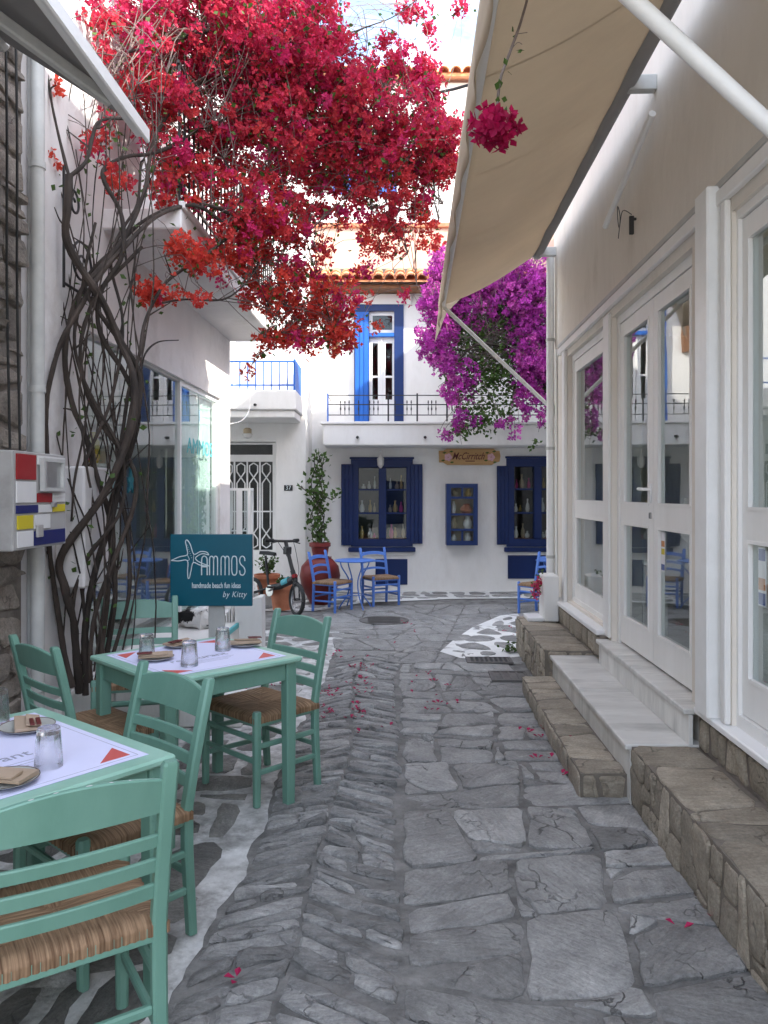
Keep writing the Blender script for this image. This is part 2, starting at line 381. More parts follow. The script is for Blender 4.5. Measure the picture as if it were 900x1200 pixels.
surf('paint_blue', (.008, .012, .11), None, 5, .5, .05); surf('paint_white', (.6, .59, .58), (.66, .65, .64), 5, .5, .05)
surf('sticker_blue', (.02, .06, .25), None, 5, .4, 0); surf('sticker_orange', (.5, .2, .06), None, 5, .4, 0); surf('sticker_white', (.7, .7, .72), None, 5, .4, 0)
surf('goods_pink', (.5, .05, .2), None, 5, .6, .1); surf('goods_teal', (.08, .35, .4), None, 5, .6, .1); surf('goods_sand', (.45, .36, .24), None, 5, .7, .1)
surf('goods_purple', (.12, .06, .25), None, 5, .6, .1); surf('ceramic', (.7, .68, .64), None, 5, .25, .05); surf('brass', (.5, .33, .1), None, 5, .35, .05)
surf('curtain', (.60, .70, .67), (.68, .76, .73), 3, .7, .1, 20, stretch=(1, 14, .2))
surf('lettering_teal', (.10, .45, .48), None, 5, .5, 0)
surf('floor_shop', (.25, .24, .22), (.3, .29, .27), 3, .4, .05)
surf('soil', (.05, .035, .025), (.08, .06, .045), 20, .95, .6, 60)

def rush():
    m, nd, lk, out = newmat('rush')
    b = N(nd, 'ShaderNodeBsdfPrincipled'); b.inputs['Roughness'].default_value = .7; b.inputs['Specular IOR Level'].default_value = .3
    lk.new(b.outputs[0], out.inputs[0])
    at = N(nd, 'ShaderNodeAttribute', attribute_name='strand')
    n1 = N(nd, 'ShaderNodeTexNoise'); n1.inputs['Scale'].default_value = 1.0; n1.inputs['Detail'].default_value = 3
    lk.new(at.outputs['Vector'], n1.inputs['Vector'])
    rp = N(nd, 'ShaderNodeValToRGB'); rp.color_ramp.elements[0].position = .3; rp.color_ramp.elements[1].position = .7
    rp.color_ramp.elements[0].color = (.115, .062, .032, 1); rp.color_ramp.elements[1].color = (.36, .235, .14, 1)
    lk.new(n1.outputs[0], rp.inputs[0]); lk.new(rp.outputs[0], b.inputs['Base Color'])
    n2 = N(nd, 'ShaderNodeTexNoise'); n2.inputs['Scale'].default_value = 2.5; n2.inputs['Detail'].default_value = 4
    lk.new(at.outputs['Vector'], n2.inputs['Vector'])
    bp = N(nd, 'ShaderNodeBump'); bp.inputs['Strength'].default_value = .6; bp.inputs['Distance'].default_value = .004
    lk.new(n2.outputs[0], bp.inputs['Height']); lk.new(bp.outputs[0], b.inputs['Normal'])
rush()
def glassmat(name, tint=(.9, .94, .93), boost=.06):
    m, nd, lk, out = newmat(name)
    tr = N(nd, 'ShaderNodeBsdfTransparent'); tr.inputs[0].default_value = (*tint, 1)
    gl = N(nd, 'ShaderNodeBsdfGlossy'); gl.inputs['Roughness'].default_value = .0; gl.inputs[0].default_value = (.95, .97, .97, 1)
    fr = N(nd, 'ShaderNodeFresnel'); fr.inputs[0].default_value = 1.5
    t = N(nd, 'ShaderNodeTexCoord'); n1 = N(nd, 'ShaderNodeTexNoise'); n1.inputs['Scale'].default_value = 2.0
    bp = N(nd, 'ShaderNodeBump'); bp.inputs['Strength'].default_value = .012; bp.inputs['Distance'].default_value = .05
    lk.new(t.outputs['Object'], n1.inputs['Vector']); lk.new(n1.outputs[0], bp.inputs['Height']); lk.new(bp.outputs[0], gl.inputs['Normal'])
    ad = N(nd, 'ShaderNodeMath', operation='ADD'); ad.inputs[1].default_value = boost; ad.use_clamp = True
    mxs = N(nd, 'ShaderNodeMixShader'); lk.new(fr.outputs[0], ad.inputs[0])
    gm_ = N(nd, 'ShaderNodeNewGeometry'); iv = N(nd, 'ShaderNodeMath', operation='SUBTRACT'); iv.inputs[0].default_value = 1; lk.new(gm_.outputs['Backfacing'], iv.inputs[1])
    ml = N(nd, 'ShaderNodeMath', operation='MULTIPLY'); lk.new(ad.outputs[0], ml.inputs[0]); lk.new(iv.outputs[0], ml.inputs[1]); lk.new(ml.outputs[0], mxs.inputs[0])   # only the outer face of a pane mirrors
    lk.new(tr.outputs[0], mxs.inputs[1]); lk.new(gl.outputs[0], mxs.inputs[2]); lk.new(mxs.outputs[0], out.inputs[0])
glassmat('pane_glass', (.85, .88, .88), .0); glassmat('shop_glass', (.90, .95, .94), .16)
def tumbler():
    m, nd, lk, out = newmat('tumbler_glass')
    b = N(nd, 'ShaderNodeBsdfPrincipled'); b.inputs['Roughness'].default_value = .02; b.inputs['Transmission Weight'].default_value = 1; b.inputs['IOR'].default_value = 1.45
    b.inputs['Base Color'].default_value = (.97, .98, .98, 1)
    tr = N(nd, 'ShaderNodeBsdfTransparent'); mxs = N(nd, 'ShaderNodeMixShader'); mxs.inputs[0].default_value = .25
    lk.new(b.outputs[0], mxs.inputs[1]); lk.new(tr.outputs[0], mxs.inputs[2]); lk.new(mxs.outputs[0], out.inputs[0])
tumbler()
def leafmat(name, attr=True, col=(.05, .09, .02), trans=.45, rough=.6):
    m, nd, lk, out = newmat(name)
    d = N(nd, 'ShaderNodeBsdfPrincipled'); d.inputs['Roughness'].default_value = rough; d.inputs['Specular IOR Level'].default_value = .25
    tl = N(nd, 'ShaderNodeBsdfTranslucent'); mxs = N(nd, 'ShaderNodeMixShader'); mxs.inputs[0].default_value = trans
    if attr:
        at = N(nd, 'ShaderNodeAttribute', attribute_name='Col'); c = at.outputs['Color']
    else:
        n1 = N(nd, 'ShaderNodeTexNoise'); n1.inputs['Scale'].default_value = 9
        t = N(nd, 'ShaderNodeTexCoord'); lk.new(t.outputs['Object'], n1.inputs['Vector'])
        rp = N(nd, 'ShaderNodeValToRGB'); rp.color_ramp.elements[0].color = (*[x * .6 for x in col], 1); rp.color_ramp.elements[1].color = (*[min(1, x * 1.5) for x in col], 1)
        lk.new(n1.outputs[0], rp.inputs[0]); c = rp.outputs[0]
    lk.new(c, d.inputs['Base Color']); lk.new(c, tl.inputs['Color'])
    lk.new(d.outputs[0], mxs.inputs[1]); lk.new(tl.outputs[0], mxs.inputs[2]); lk.new(mxs.outputs[0], out.inputs[0])
leafmat('bract'); leafmat('leaf', False, (.06, .11, .025), .3, .5); leafmat('petal', False, (.45, .02, .10), .25, .6)
def clothmat(name, col, trans):
    m, nd, lk, out = newmat(name)
    d = N(nd, 'ShaderNodeBsdfPrincipled'); d.inputs['Roughness'].default_value = .85; d.inputs['Specular IOR Level'].default_value = .15
    tl = N(nd, 'ShaderNodeBsdfTranslucent'); mxs = N(nd, 'ShaderNodeMixShader'); mxs.inputs[0].default_value = trans
    t = N(nd, 'ShaderNodeTexCoord'); mpn = N(nd, 'ShaderNodeMapping'); mpn.inputs['Scale'].default_value = (1, 1.6, 1)
    n1 = N(nd, 'ShaderNodeTexNoise'); n1.inputs['Scale'].default_value = 1.6; n1.inputs['Detail'].default_value = 9; n1.inputs['Roughness'].default_value = .7
    lk.new(t.outputs['Object'], mpn.inputs[0]); lk.new(mpn.outputs[0], n1.inputs['Vector'])
    rp = N(nd, 'ShaderNodeValToRGB'); rp.color_ramp.elements[0].color = (*[x * .93 for x in col], 1); rp.color_ramp.elements[1].color = (*[min(1, x * 1.04) for x in col], 1)
    rp.color_ramp.elements[0].position = .3; rp.color_ramp.elements[1].position = .7
    lk.new(n1.outputs[0], rp.inputs[0]); lk.new(rp.outputs[0], d.inputs['Base Color']); lk.new(rp.outputs[0], tl.inputs['Color'])
    n2 = N(nd, 'ShaderNodeTexNoise'); n2.inputs['Scale'].default_value = 26; n2.inputs['Detail'].default_value = 6
    mp2 = N(nd, 'ShaderNodeMapping'); mp2.inputs['Scale'].default_value = (.35, 1, 1); lk.new(t.outputs['Object'], mp2.inputs[0]); lk.new(mp2.outputs[0], n2.inputs['Vector'])
    bp = N(nd, 'ShaderNodeBump'); bp.inputs['Strength'].default_value = .22; bp.inputs['Distance'].default_value = .015
    lk.new(n2.outputs[0], bp.inputs['Height']); lk.new(bp.outputs[0], d.inputs['Normal'])
    lk.new(d.outputs[0], mxs.inputs[1]); lk.new(tl.outputs[0], mxs.inputs[2]); lk.new(mxs.outputs[0], out.inputs[0])
clothmat('awning_cloth', (.62, .53, .41), .45); clothmat('awning_grey', (.34, .33, .32), .15)

# ------------------------------------------------------------------ stone cells
def clip(poly, px, py, nx, ny):          # keep the side where (q-p).n <= 0
    out = []; m = len(poly)
    for i in range(m):
        a = poly[i]; b = poly[(i + 1) % m]
        da = (a[0] - px) * nx + (a[1] - py) * ny; db = (b[0] - px) * nx + (b[1] - py) * ny
        if da <= 0: out.append(a)
        if (da < 0 < db) or (db < 0 < da):
            t = da / (da - db); out.append((a[0] + (b[0] - a[0]) * t, a[1] + (b[1] - a[1]) * t))
    return out
def area(p): return .5 * sum(p[i][0] * p[(i + 1) % len(p)][1] - p[(i + 1) % len(p)][0] * p[i][1] for i in range(len(p)))
def voronoi(zone, pts, gap, reach, aniso=1.0):
    if area(zone) < 0: zone = zone[::-1]
    base = zone
    for i in range(len(zone)):            # inset the zone itself
        a = zone[i]; b = zone[(i + 1) % len(zone)]
        ex, ey = b[0] - a[0], b[1] - a[1]; L = math.hypot(ex, ey); nx, ny = ey / L, -ex / L
        base = clip(base, a[0] - nx * gap * .5, a[1] - ny * gap * .5, nx, ny)
        if len(base) < 3: return []
    res = []
    for i, p in enumerate(pts):
        c = base; g = gap * rnd(.6, 1.5) * .5
        for j, q in enumerate(pts):
            if i == j: continue
            dx, dy = q[0] - p[0], q[1] - p[1]
            if dx * dx + dy * dy * aniso > reach * reach: continue
            L = math.hypot(dx, dy); nx, ny = dx / L, dy / L
            c = clip(c, p[0] + dx / 2 - nx * g, p[1] + dy / 2 - ny * g, nx, ny)
            if len(c) < 3: break
        if len(c) >= 3 and abs(area(c)) > .0006: res.append(c)
    return res
def guillotine(zone, amin, amax, asp=1.0, lim=.35):
    out = []; todo = [zone if area(zone) > 0 else zone[::-1]]
    while todo:
        p = todo.pop(); A = abs(area(p))
        if len(p) < 3 or A < .002: continue
        if A < rnd(amin, amax) * 1.6: out.append(p); continue
        xs = [q[0] for q in p]; ys = [q[1] for q in p]; wx, wy = max(xs) - min(xs), (max(ys) - min(ys)) * asp
        t = rnd(.3, .7) if A > amax * 3 else rnd(.36, .64)
        if random.random() < .12 and A < amax * 3: t = rnd(.12, .2)
        cx = min(xs) + (max(xs) - min(xs)) * t; cy = min(ys) + (max(ys) - min(ys)) * t; an = rnd(-lim, lim)
        if wx > wy: nx, ny = math.cos(an), math.sin(an); cy = (min(ys) + max(ys)) / 2
        else: nx, ny = -math.sin(an), math.cos(an); cx = (min(xs) + max(xs)) / 2
        a = clip(p, cx, cy, nx, ny); b = clip(p, cx, cy, -nx, -ny)
        if len(a) < 3 or len(b) < 3: out.append(p); continue
        todo += [a, b]
    return out
def inset(p, g):
    if area(p) < 0: p = p[::-1]
    r = p; m = len(p)
    for i in range(m):
        a = p[i]; b = p[(i + 1) % m]; ex, ey = b[0] - a[0], b[1] - a[1]; L = math.hypot(ex, ey)
        if L < 1e-6: continue
        nx, ny = ey / L, -ex / L; k = g * rnd(.6, 1.5)
        r = clip(r, a[0] - nx * k, a[1] - ny * k, nx, ny)
        if len(r) < 3: return []
    return r
def cutup(zone, amin, amax, gap, asp=1.0, lim=.35): return [q for q in (inset(p, gap) for p in guillotine(zone, amin, amax, asp, lim)) if len(q) >= 3 and abs(area(q)) > .0008]
def roughen(poly, seg=.07, amp=.008, cut=.22, maxn=14):
    out = []
    m = len(poly)
    for i in range(m):
        a = poly[i]; b = poly[(i + 1) % m]
        out.append((a[0] + (b[0] - a[0]) * cut * .6, a[1] + (b[1] - a[1]) * cut * .6)); out.append((a[0] + (b[0] - a[0]) * (1 - cut * .6), a[1] + (b[1] - a[1]) * (1 - cut * .6)))
    res = []
    for i in range(len(out)):
        a = out[i]; b = out[(i + 1) % len(out)]
        L = math.hypot(b[0] - a[0], b[1] - a[1]); k = max(1, min(4, int(L / seg)))
        for j in range(k):
            t = j / k; res.append((a[0] + (b[0] - a[0]) * t, a[1] + (b[1] - a[1]) * t))
    s = random.random() * 100
    fin = []
    for x, y in res:
        v = noise.noise_vector(Vector((x * 9 + s, y * 9, s)))
        w = noise.noise_vector(Vector((x * 30 + s, y * 30, s)))
        fin.append((x + v.x * amp + w.x * amp * .5, y + v.y * amp + w.y * amp * .5))
    return fin
def stone_geo(mb, poly, h, bev, tilt=.004, drop=.02, fn=None, dome=.003):
    n = len(poly); cx = sum(p[0] for p in poly) / n; cy = sum(p[1] for p in poly) / n
    tx, ty = rnd(-tilt, tilt), rnd(-tilt, tilt)
    sc = max(.05, math.sqrt(abs(area(poly))))
    def z(x, y): return h + (tx * (x - cx) + ty * (y - cy)) / sc * 2
    vs = []; sd = rnd(0, 50); am = min(.0045, sc * .018)
    def und(x, y): return am * (noise.noise(Vector((x * 7 + sd, y * 7, sd))) + .6 * noise.noise(Vector((x * 19 + sd, y * 19, sd))))
    for x, y in poly: vs.append((x, y, -drop))
    for x, y in poly: vs.append((x, y, z(x, y) - bev * rnd(.5, 1.1)))
    for x, y in poly:
        L = math.hypot(x - cx, y - cy) + 1e-6; k = max(0, 1 - bev * rnd(.8, 1.9) / L)
        vs.append((cx + (x - cx) * k, cy + (y - cy) * k, z(x, y) + und(x, y)))
    for x, y in poly:
        x, y = cx + (x - cx) * .55, cy + (y - cy) * .55; vs.append((x, y, z(x, y) + und(x, y) + dome * .5))
    vs.append((cx, cy, h + dome + und(cx, cy)))
    fs = []
    for i in range(n):
        j = (i + 1) % n
        fs += [(i, j, n + j, n + i), (n + i, n + j, 2 * n + j, 2 * n + i), (2 * n + i, 2 * n + j, 3 * n + j, 3 * n + i), (3 * n + i, 3 * n + j, 4 * n)]
    if fn: vs = [fn(*v) for v in vs]
    mb.add(vs, fs)
def jgrid(x0, x1, y0, y1, sx, sy, jit=.42, drop=0.0, inside=None):
    pts = []; ny = max(1, round((y1 - y0) / sy))
    for j in range(ny):
        off = .5 * (j % 2) + rnd(-.2, .2); nx = max(1, round((x1 - x0) / sx)) + 1
        for i in range(nx):
            x = x0 + (i - .5 + off) * (x1 - x0) / (nx - 1 if nx > 1 else 1) + rnd(-jit, jit) * sx; y = y0 + (j + .5) * (y1 - y0) / ny + rnd(-jit, jit) * sy
            if random.random() < drop: continue
            if x0 - .02 < x < x1 + .02 and y0 - .02 < y < y1 + .02: pts.append((x, y))
    return pts
def lay(polys, name, mat, parent, h=(.012, .02), bev=.008, tilt=.004, amp=.008, seg=.07, fn=None, join=False, drop=.02, cut=.22):
    made = []; big = MB()
    for p in polys:
        q = roughen(p, seg, amp, cut)
        mb = big if join else MB()
        stone_geo(mb, q, rnd(*h), bev, tilt, drop, fn)
        if not join: made.append(mb.build(name, mat, parent, smooth=35))
    if join and big.v:
        o = big.build(name, mat, parent, smooth=35); o['kind'] = 'stuff'; made.append(o)
    return made

# ------------------------------------------------------------------ ground
g = MB()
gx = [-40, -12, -6, -3, -1.5, 0, 1.5, 3, 6, 12, 40]; gy = [-40, -10, -4, 0, 2, 4, 6, 8, 10, 12, 14, 20, 40]
for y in gy:
    for x in gx: g.v.append(Vector((x, y, 0)))
for j in range(len(gy) - 1):
    for i in range(len(gx) - 1):
        k = j * len(gx) + i; g.f.append((k, k + 1, k + 1 + len(gx), k + len(gx)))
street = g.build('street', 'mortar', None); street['kind'] = 'structure'; street['label'] = 'grey flagstone lane running between the shops'
street.location = (0, 0, 0)
for v in street.data.vertices: v.co = Vector((v.co.x, v.co.y, 0))

def edge_left(y):      # boundary of the painted left pavement
    t = min(max((y - 2) / 6.6, 0), 1)
    return -.645 + .20 * t + .035 * math.sin(y * 2.3) * (1 if y < 5 else .3)
def warp(x, y): return (x + (.045 * noise.noise(Vector((0, y * 1.5, 3))) + .02 * noise.noise(Vector((x * 2, y * 5, 1)))) * (1 if x > -.5 else 0), y + .03 * noise.noise(Vector((x * 3, y * 2, 7))))
# chevron band of thin stones set on edge
y = .9; k = 0
while y < 7.3:
    th = rnd(.05, .105)
    if y > 5: th *= 1.15
    xa = -.27 + .018 * (y - 3) + .03 * math.sin(y * 1.7); xr = .045 + .015 * math.sin(y * 2.9) + .014 * (y - 2)
    for side in (0, 1):
        yy = y + (rnd(-.01, .01) if side == 0 else th * .5)
        if side == 0:
            xs = edge_left(yy - .1) + .02; xe = xa - .008; sl0 = rnd(.38, .62)
            A = [(xs, yy - sl0 * (xe - xs)), (xe, yy), (xe, yy + th - .016), (xs, yy + (th - .016) - sl0 * (xe - xs))]
        else:
            xs = xa + .008; xe = xr - .008; sl0 = -rnd(.45, .75)
            A = [(xs, yy), (xe, yy + sl0 * (xe - xs)), (xe, yy + sl0 * (xe - xs) + th - .016), (xs, yy + th - .016)]
        # some rows are broken in two
        cutp = rnd(.35, .65) if random.random() < .4 else None
        def mixp(a, b, t): return (a[0] + (b[0] - a[0]) * t, a[1] + (b[1] - a[1]) * t)
        parts = [A] if cutp is None else [[A[0], mixp(A[0], A[1], cutp - .02), mixp(A[3], A[2], cutp - .05), A[3]], [mixp(A[0], A[1], cutp + .02), A[1], A[2], mixp(A[3], A[2], cutp + .0)]]
        lay([[warp(*q) for q in p] for p in parts], 'paving_stone', 'stone_chevron', street, h=(.010, .022), bev=.012, tilt=.007, amp=.011, seg=.05, cut=.22)
    y += th
# flagstones of the lane
def flags(zone, pts, gap, reach, **kw): return voronoi(zone, pts, gap, reach)
fl_ = cutup([(.055, .9), (1.30, .9), (1.33, 4.0), (1.12, 7.05), (.13, 7.05)], .026, .14, .009, 1.1, .27)
fz = []
for p in fl_:
    if abs(area(p)) > .07 and random.random() < .55:      # break a corner or a strip off the bigger slabs
        i = random.randrange(len(p)); a, b, c_ = p[i - 1], p[i], p[(i + 1) % len(p)]; k1, k2 = rnd(.2, .5), rnd(.2, .5)
        m1 = (b[0] + (a[0] - b[0]) * k1, b[1] + (a[1] - b[1]) * k1); m2 = (b[0] + (c_[0] - b[0]) * k2, b[1] + (c_[1] - b[1]) * k2)
        nx, ny = -(m2[1] - m1[1]), m2[0] - m1[0]; L = math.hypot(nx, ny); nx, ny = nx / L, ny / L
        A_ = inset(clip(p, m1[0], m1[1], nx, ny), .005); B_ = inset(clip(p, m1[0], m1[1], -nx, -ny), .005)
        fz += [q for q in (A_, B_) if len(q) > 2 and abs(area(q)) > .0012]
    else: fz.append(p)
fl_ = fz
lay([[warp(*q) for q in p] for p in fl_], 'paving_stone', 'stone', street, h=(.005, .017), bev=.007, tilt=.006, amp=.020, seg=.045, cut=.16)
# the far junction, too foreshortened to pick apart: one mass of flags
zone = [(-.42, 7.3), (1.6, 7.05), (4.5, 9.0), (4.5, 11.2), (-4.0, 10.9), (-4.0, 9.3), (-.5, 9.2)]
zone = [(-.45, 7.32), (.12, 7.02), (1.3, 7.02), (4.2, 9.6), (4.2, 11.0), (-.9, 10.6)]
pts = jgrid(-1.0, 4.3, 7.0, 11.1, .46, .40, .4)
lay(cutup(zone, .06, .22, .008, 1.0, .5), 'paving_stones', 'stone', street, h=(.004, .009), bev=.006, tilt=.002, amp=.014, join=True)

# painted pavements: white paint sheets with dark stones standing in them
def sheet(name, poly, mat, label, z=.004):
    mb = MB(); n = len(poly)
    mb.add([(x, y_, z) for x, y_ in poly], [tuple(range(n))])
    bmp = mb.build(name, mat, None); bmp['kind'] = 'structure'; bmp['label'] = label
    return bmp
bl = [(edge_left(t) + rnd(-.01, .01) + .035 * noise.noise(Vector((t * 4, 2, 0))), t) for t in [.6 + .06 * i for i in range(136)]]
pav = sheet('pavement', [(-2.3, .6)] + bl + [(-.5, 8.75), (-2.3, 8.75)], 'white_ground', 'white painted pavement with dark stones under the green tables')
zone = [(-2.0, .9), (-.70, .9), (-.68, 4.6), (-.56, 8.6), (-2.0, 8.6)]
near = []
yy = .9
while yy < 4.6:
    st = rnd(.17, .26); x = -.70
    while x > -2.0:
        w = rnd(.24, .42); near.append((x - w / 2 + .02, yy + rnd(-.05, .05))); x -= w
    yy += st
zn = [(-2.0, .9), (-.69, .9), (-.68, 4.6), (-2.0, 4.6)]
lay(cutup(zn, .035, .10, .020, .75, .3), 'paving_stone', 'stone_dark', pav, h=(.005, .010), bev=.006, tilt=.003, amp=.022, cut=.34)
zf = [(-2.0, 4.6), (-.66, 4.6), (-.52, 8.6), (-2.0, 8.6)]
lay(voronoi(zf, jgrid(-2.0, -.5, 4.6, 8.6, .34, .26, .3), .085, 1.2), 'paving_stones', 'stone_dark', pav, h=(.005, .010), bev=.006, tilt=.002, amp=.016, join=True, cut=.5)
# patch beside the far stone step, and the strip along the blue-windowed house
c = [(515, 765), (530, 751), (552, 736), (585, 722), (640, 716), (720, 716), (720, 738), (660, 764), (607, 771), (575, 774), (540, 772)]
cp = [tuple(G(*q).xy) for q in c]
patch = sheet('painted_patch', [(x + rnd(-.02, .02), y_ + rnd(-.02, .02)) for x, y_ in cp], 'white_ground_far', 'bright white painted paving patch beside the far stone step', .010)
zp = [tuple(G(*q).xy) for q in [(523, 765), (552, 740), (590, 724), (715, 719), (715, 737), (655, 762), (606, 768), (572, 771)]]
lay(voronoi(zp, jgrid(.5, 3.2, 7.2, 10.2, .34, .42, .3), .11, 1.5), 'paving_stone', 'stone', patch, h=(.016, .020), bev=.005, tilt=.001, amp=.02, cut=.5, drop=.01)
strip = sheet('painted_strip', [(-2.6, 11.9), (-1.9, 10.15), (-.9, 10.15), (-.3, 10.9), (1.0, 11.3), (4, 11.5), (4, 12.4), (-2.6, 12.4)], 'white_ground_far', 'white painted stone strip along the foot of the blue shuttered house', .010)
for zq in ([(-1.75, 10.3), (-.95, 10.3), (-.35, 11.0), (-.35, 12.1), (-1.75, 12.1)], [(-.33, 11.05), (1.0, 11.4), (1.0, 12.1), (-.33, 12.1)], [(1.02, 11.4), (3.5, 11.6), (3.5, 12.1), (1.02, 12.1)]):
    lay(cutup(zq, .06, .16, .035, 1.3, .4), 'paving_stone', 'stone', strip, h=(.016, .020), bev=.005, tilt=.001, amp=.03, cut=.35, drop=.01)

sq = sheet('square', [(-14, -14), (14, -14), (14, -1.6), (-14, -1.6)], 'limestone', 'unseen pale ground sheet added to bounce sunlight into the lane', .006)  # pale sheet added out of view to throw sunlight back into the lane
# covers in the paving
t = thing('manhole_cover', 'round grey iron manhole cover in the paving before the blue table', 'manhole cover', (G(450, 728).x, G(450, 728).y, .010))
MB().lathe([(.0, .004), (.27, .004), (.275, .010), (.30, .010), (.305, .0)], 40).build('frame', 'cast_iron', t, local=True, smooth=True)
for i in range(5):
    MB().bar((-.2 + .0 * i, -.18 + .09 * i, .011), (.2, -.18 + .09 * i, .011), .03, .006).build('rib', 'cast_iron', t, local=True)
def cover(px, py, w, d, label, grate):
    p = G(px, py); t = thing('drain_cover', label, 'drain cover', (p.x, p.y, .012), R(-2))
    m = MB(); m.wall(-w / 2, w / 2, -d / 2, d / 2, 0, .014, [(-w / 2 + .025, w / 2 - .025, -d / 2 + .025, d / 2 - .025)])
    m.v = [Vector((v.x, v.z, v.y)) for v in m.v]; m.build('frame', 'cast_iron', t, local=True)
    MB().box(-w / 2 + .02, w / 2 - .02, -d / 2 + .02, d / 2 - .02, 0, .004).build('plate', 'black_metal' if grate else 'cast_iron', t, local=True)
    n = 9 if grate else 5
    for i in range(n):
        x = -w / 2 + .035 + (w - .07) * i / (n - 1)
        MB().box(x - .009, x + .009, -d / 2 + .025, d / 2 - .025, .004, .011, .002).build('bar', 'cast_iron', t, local=True)
cover(598, 795, .34, .34, 'square iron drain cover in the paving beside the lower step', False)
cover(573, 776, .42, .24, 'narrow iron drain grate at the tip of the painted patch', True)

# ------------------------------------------------------------------ right shop
FR = Frame((1.452, 0, 0), (.037, 1, 0), (-1, .037, 0))
T = thing('shop_building', 'long white shop with tall glazed doors and stone steps under a beige awning', 'building', FR(4.5, -2.5, 0))
HOL = [(1.0, 3.50, .5, 2.84), (4.0, 5.62, .48, 2.84), (5.81, 7.2, .56, 2.84)]
w = MB(FR); w.wall(-1.6, 7.9, 0, 4.4, -.22, 0, HOL); w.build('wall', 'plaster_cream', T, weld=True)
w = MB(FR); w.box(-1.6, -1.4, -5, -.22, 0, 4.4).box(7.7, 7.9, -5, -.22, 0, 4.4).box(-1.6, 7.9, -5.2, -5, 0, 4.4); w.build('outer_wall', 'plaster', T)
w = MB(FR); w.box(-1.6, 7.9, -5.2, 0, 4.4, 4.5); w.build('roof', 'plaster', T)
w = MB(FR); w.box(-1.0, 5.1, -1.4, -.02, 4.5, 6.8).box(6.2, 7.9, -5.2, -1.9, 4.5, 7.2); w.build('shade_storey', 'plaster_cream', T)  # unseen upper blocks shaped to shade the lane and let sun reach the corner
EH = thing('shade_house', 'unseen white house added to shade the back facade', 'building', (7, 11, 0))  # unseen house added to cast the shade on the back facade
MB().box(4.5, 9, 8.3, 13, 0, 6.9).build('wall', 'plaster', EH); MB().box(4.4, 9.1, 8.2, 13.1, 6.9, 7.05).build('roof', 'terracotta', EH)
MB(FR).box(-1.4, 7.7, -5, -.22, 0, .44).build('floor', 'floor_shop', T)
MB(FR).box(-1.4, 7.6, -3.2, -3.1, .44, 3.2).build('partition', 'plaster_cream', T)
MB(FR).box(-1.4, 7.6, -3.1, -.23, 3.1, 3.2).build('inner_ceiling', 'plaster_cream', T)
# trims
MB(FR).box(.2, 7.55, 0, .035, 2.90, 2.97, .006).build('moulding', 'white_wood', T)
MB(FR).box(-1.5, 7.6, 0, .022, 2.985, 3.02, .004).build('moulding', 'grey_metal', T)
MB(FR).box(3.60, 3.76, .0, .075, .50, 3.0, .008).build('corner_post', 'white_metal', T)
MB(FR).box(3.505, 3.56, .0, .03, .505, 2.9, .006).build('trim_board', 'white_wood', T)
MB(FR).box(5.63, 5.80, .0, .02, .5, 2.88, .006).build('trim_board', 'white_wood', T)
MB(FR).box(7.22, 7.34, .0, .03, .5, 2.9, .006).build('trim_board', 'white_wood', T)
def leaf(name, a0, a1, h0, h1, d, handle=None, mid=(1.35, 1.485), st=.085, bot=.18, top=.09, glass='shop_glass'):
    f = MB(FR)
    f.wall(a0, a1, h0, h1, d - .022, d + .022, [(a0 + st, a1 - st, h0 + bot, mid[0]), (a0 + st, a1 - st, mid[1], h1 - top)])
    o = f.build(name, 'white_wood', T, weld=True)
    for (z0, z1) in ((h0 + bot, mid[0]), (mid[1], h1 - top)):
        MB(FR).box(a0 + st - .006, a1 - st + .006, d - .004, d + .004, z0 - .006, z1 + .006).build('pane', glass, o)
        b = MB(FR); b.wall(a0 + st - .001, a1 - st + .001, z0 - .001, z1 + .001, d + .005, d + .026, [(a0 + st + .014, a1 - st - .014, z0 + .014, z1 - .014)]); b.build('bead', 'white_wood', o, weld=True)
    if handle:
        hm = MB(FR); hm.box(handle - .018, handle + .018, d + .022, d + .03, 1.50, 1.62, .003).tube([(handle, d + .03, 1.585), (handle, d + .07, 1.585), (handle + .10, d + .072, 1.588)], .010, 8)
        hm.build('handle', 'white_metal', o, smooth=True)
        MB(FR).box(handle - .02, handle + .016, d + .022, d + .032, 1.40, 1.44, .003).build('lock', 'steel', o)
    return o
f = MB(FR); f.wall(4.0, 5.62, .48, 2.84, -.11, -.04, [(4.06, 5.56, .47, 2.78)]); f.build('door_frame', 'white_wood', T, weld=True)
L1 = leaf('door', 4.065, 4.80, .50, 2.775, -.07); L2 = leaf('door', 4.806, 5.555, .50, 2.775, -.07, handle=4.85)
f = MB(FR); f.wall(5.81, 7.2, .56, 2.84, -.11, -.04, [(5.87, 7.14, .60, 2.78)]); f.build('window_frame', 'white_wood', T, weld=True)
leaf('window', 5.875, 7.135, .60, 2.775, -.07, bot=.12)
f = MB(FR); f.wall(1.0, 3.50, .5, 2.84, -.11, -.02, [(1.02, 3.48, .56, 2.80)]); f.build('window_frame', 'white_wood', T, weld=True)
NW = leaf('window', 1.024, 3.476, .565, 2.795, -.06, bot=.16, st=.05)
# sills, plinth
MB(FR).box(.3, 3.83, -.10, .055, .468, .502, .006).build('sill', 'sill_white', T)
MB(FR).box(5.74, 7.55, -.10, .085, .50, .54, .006).build('sill', 'sill_white', T)
# rear glazing seen through the shop: partition frames
for a in (1.6, 2.5, 3.3):
    MB(FR).box(a, a + .07, -1.35, -1.28, .44, 3.0, .005).build('inner_post', 'white_wood', T)
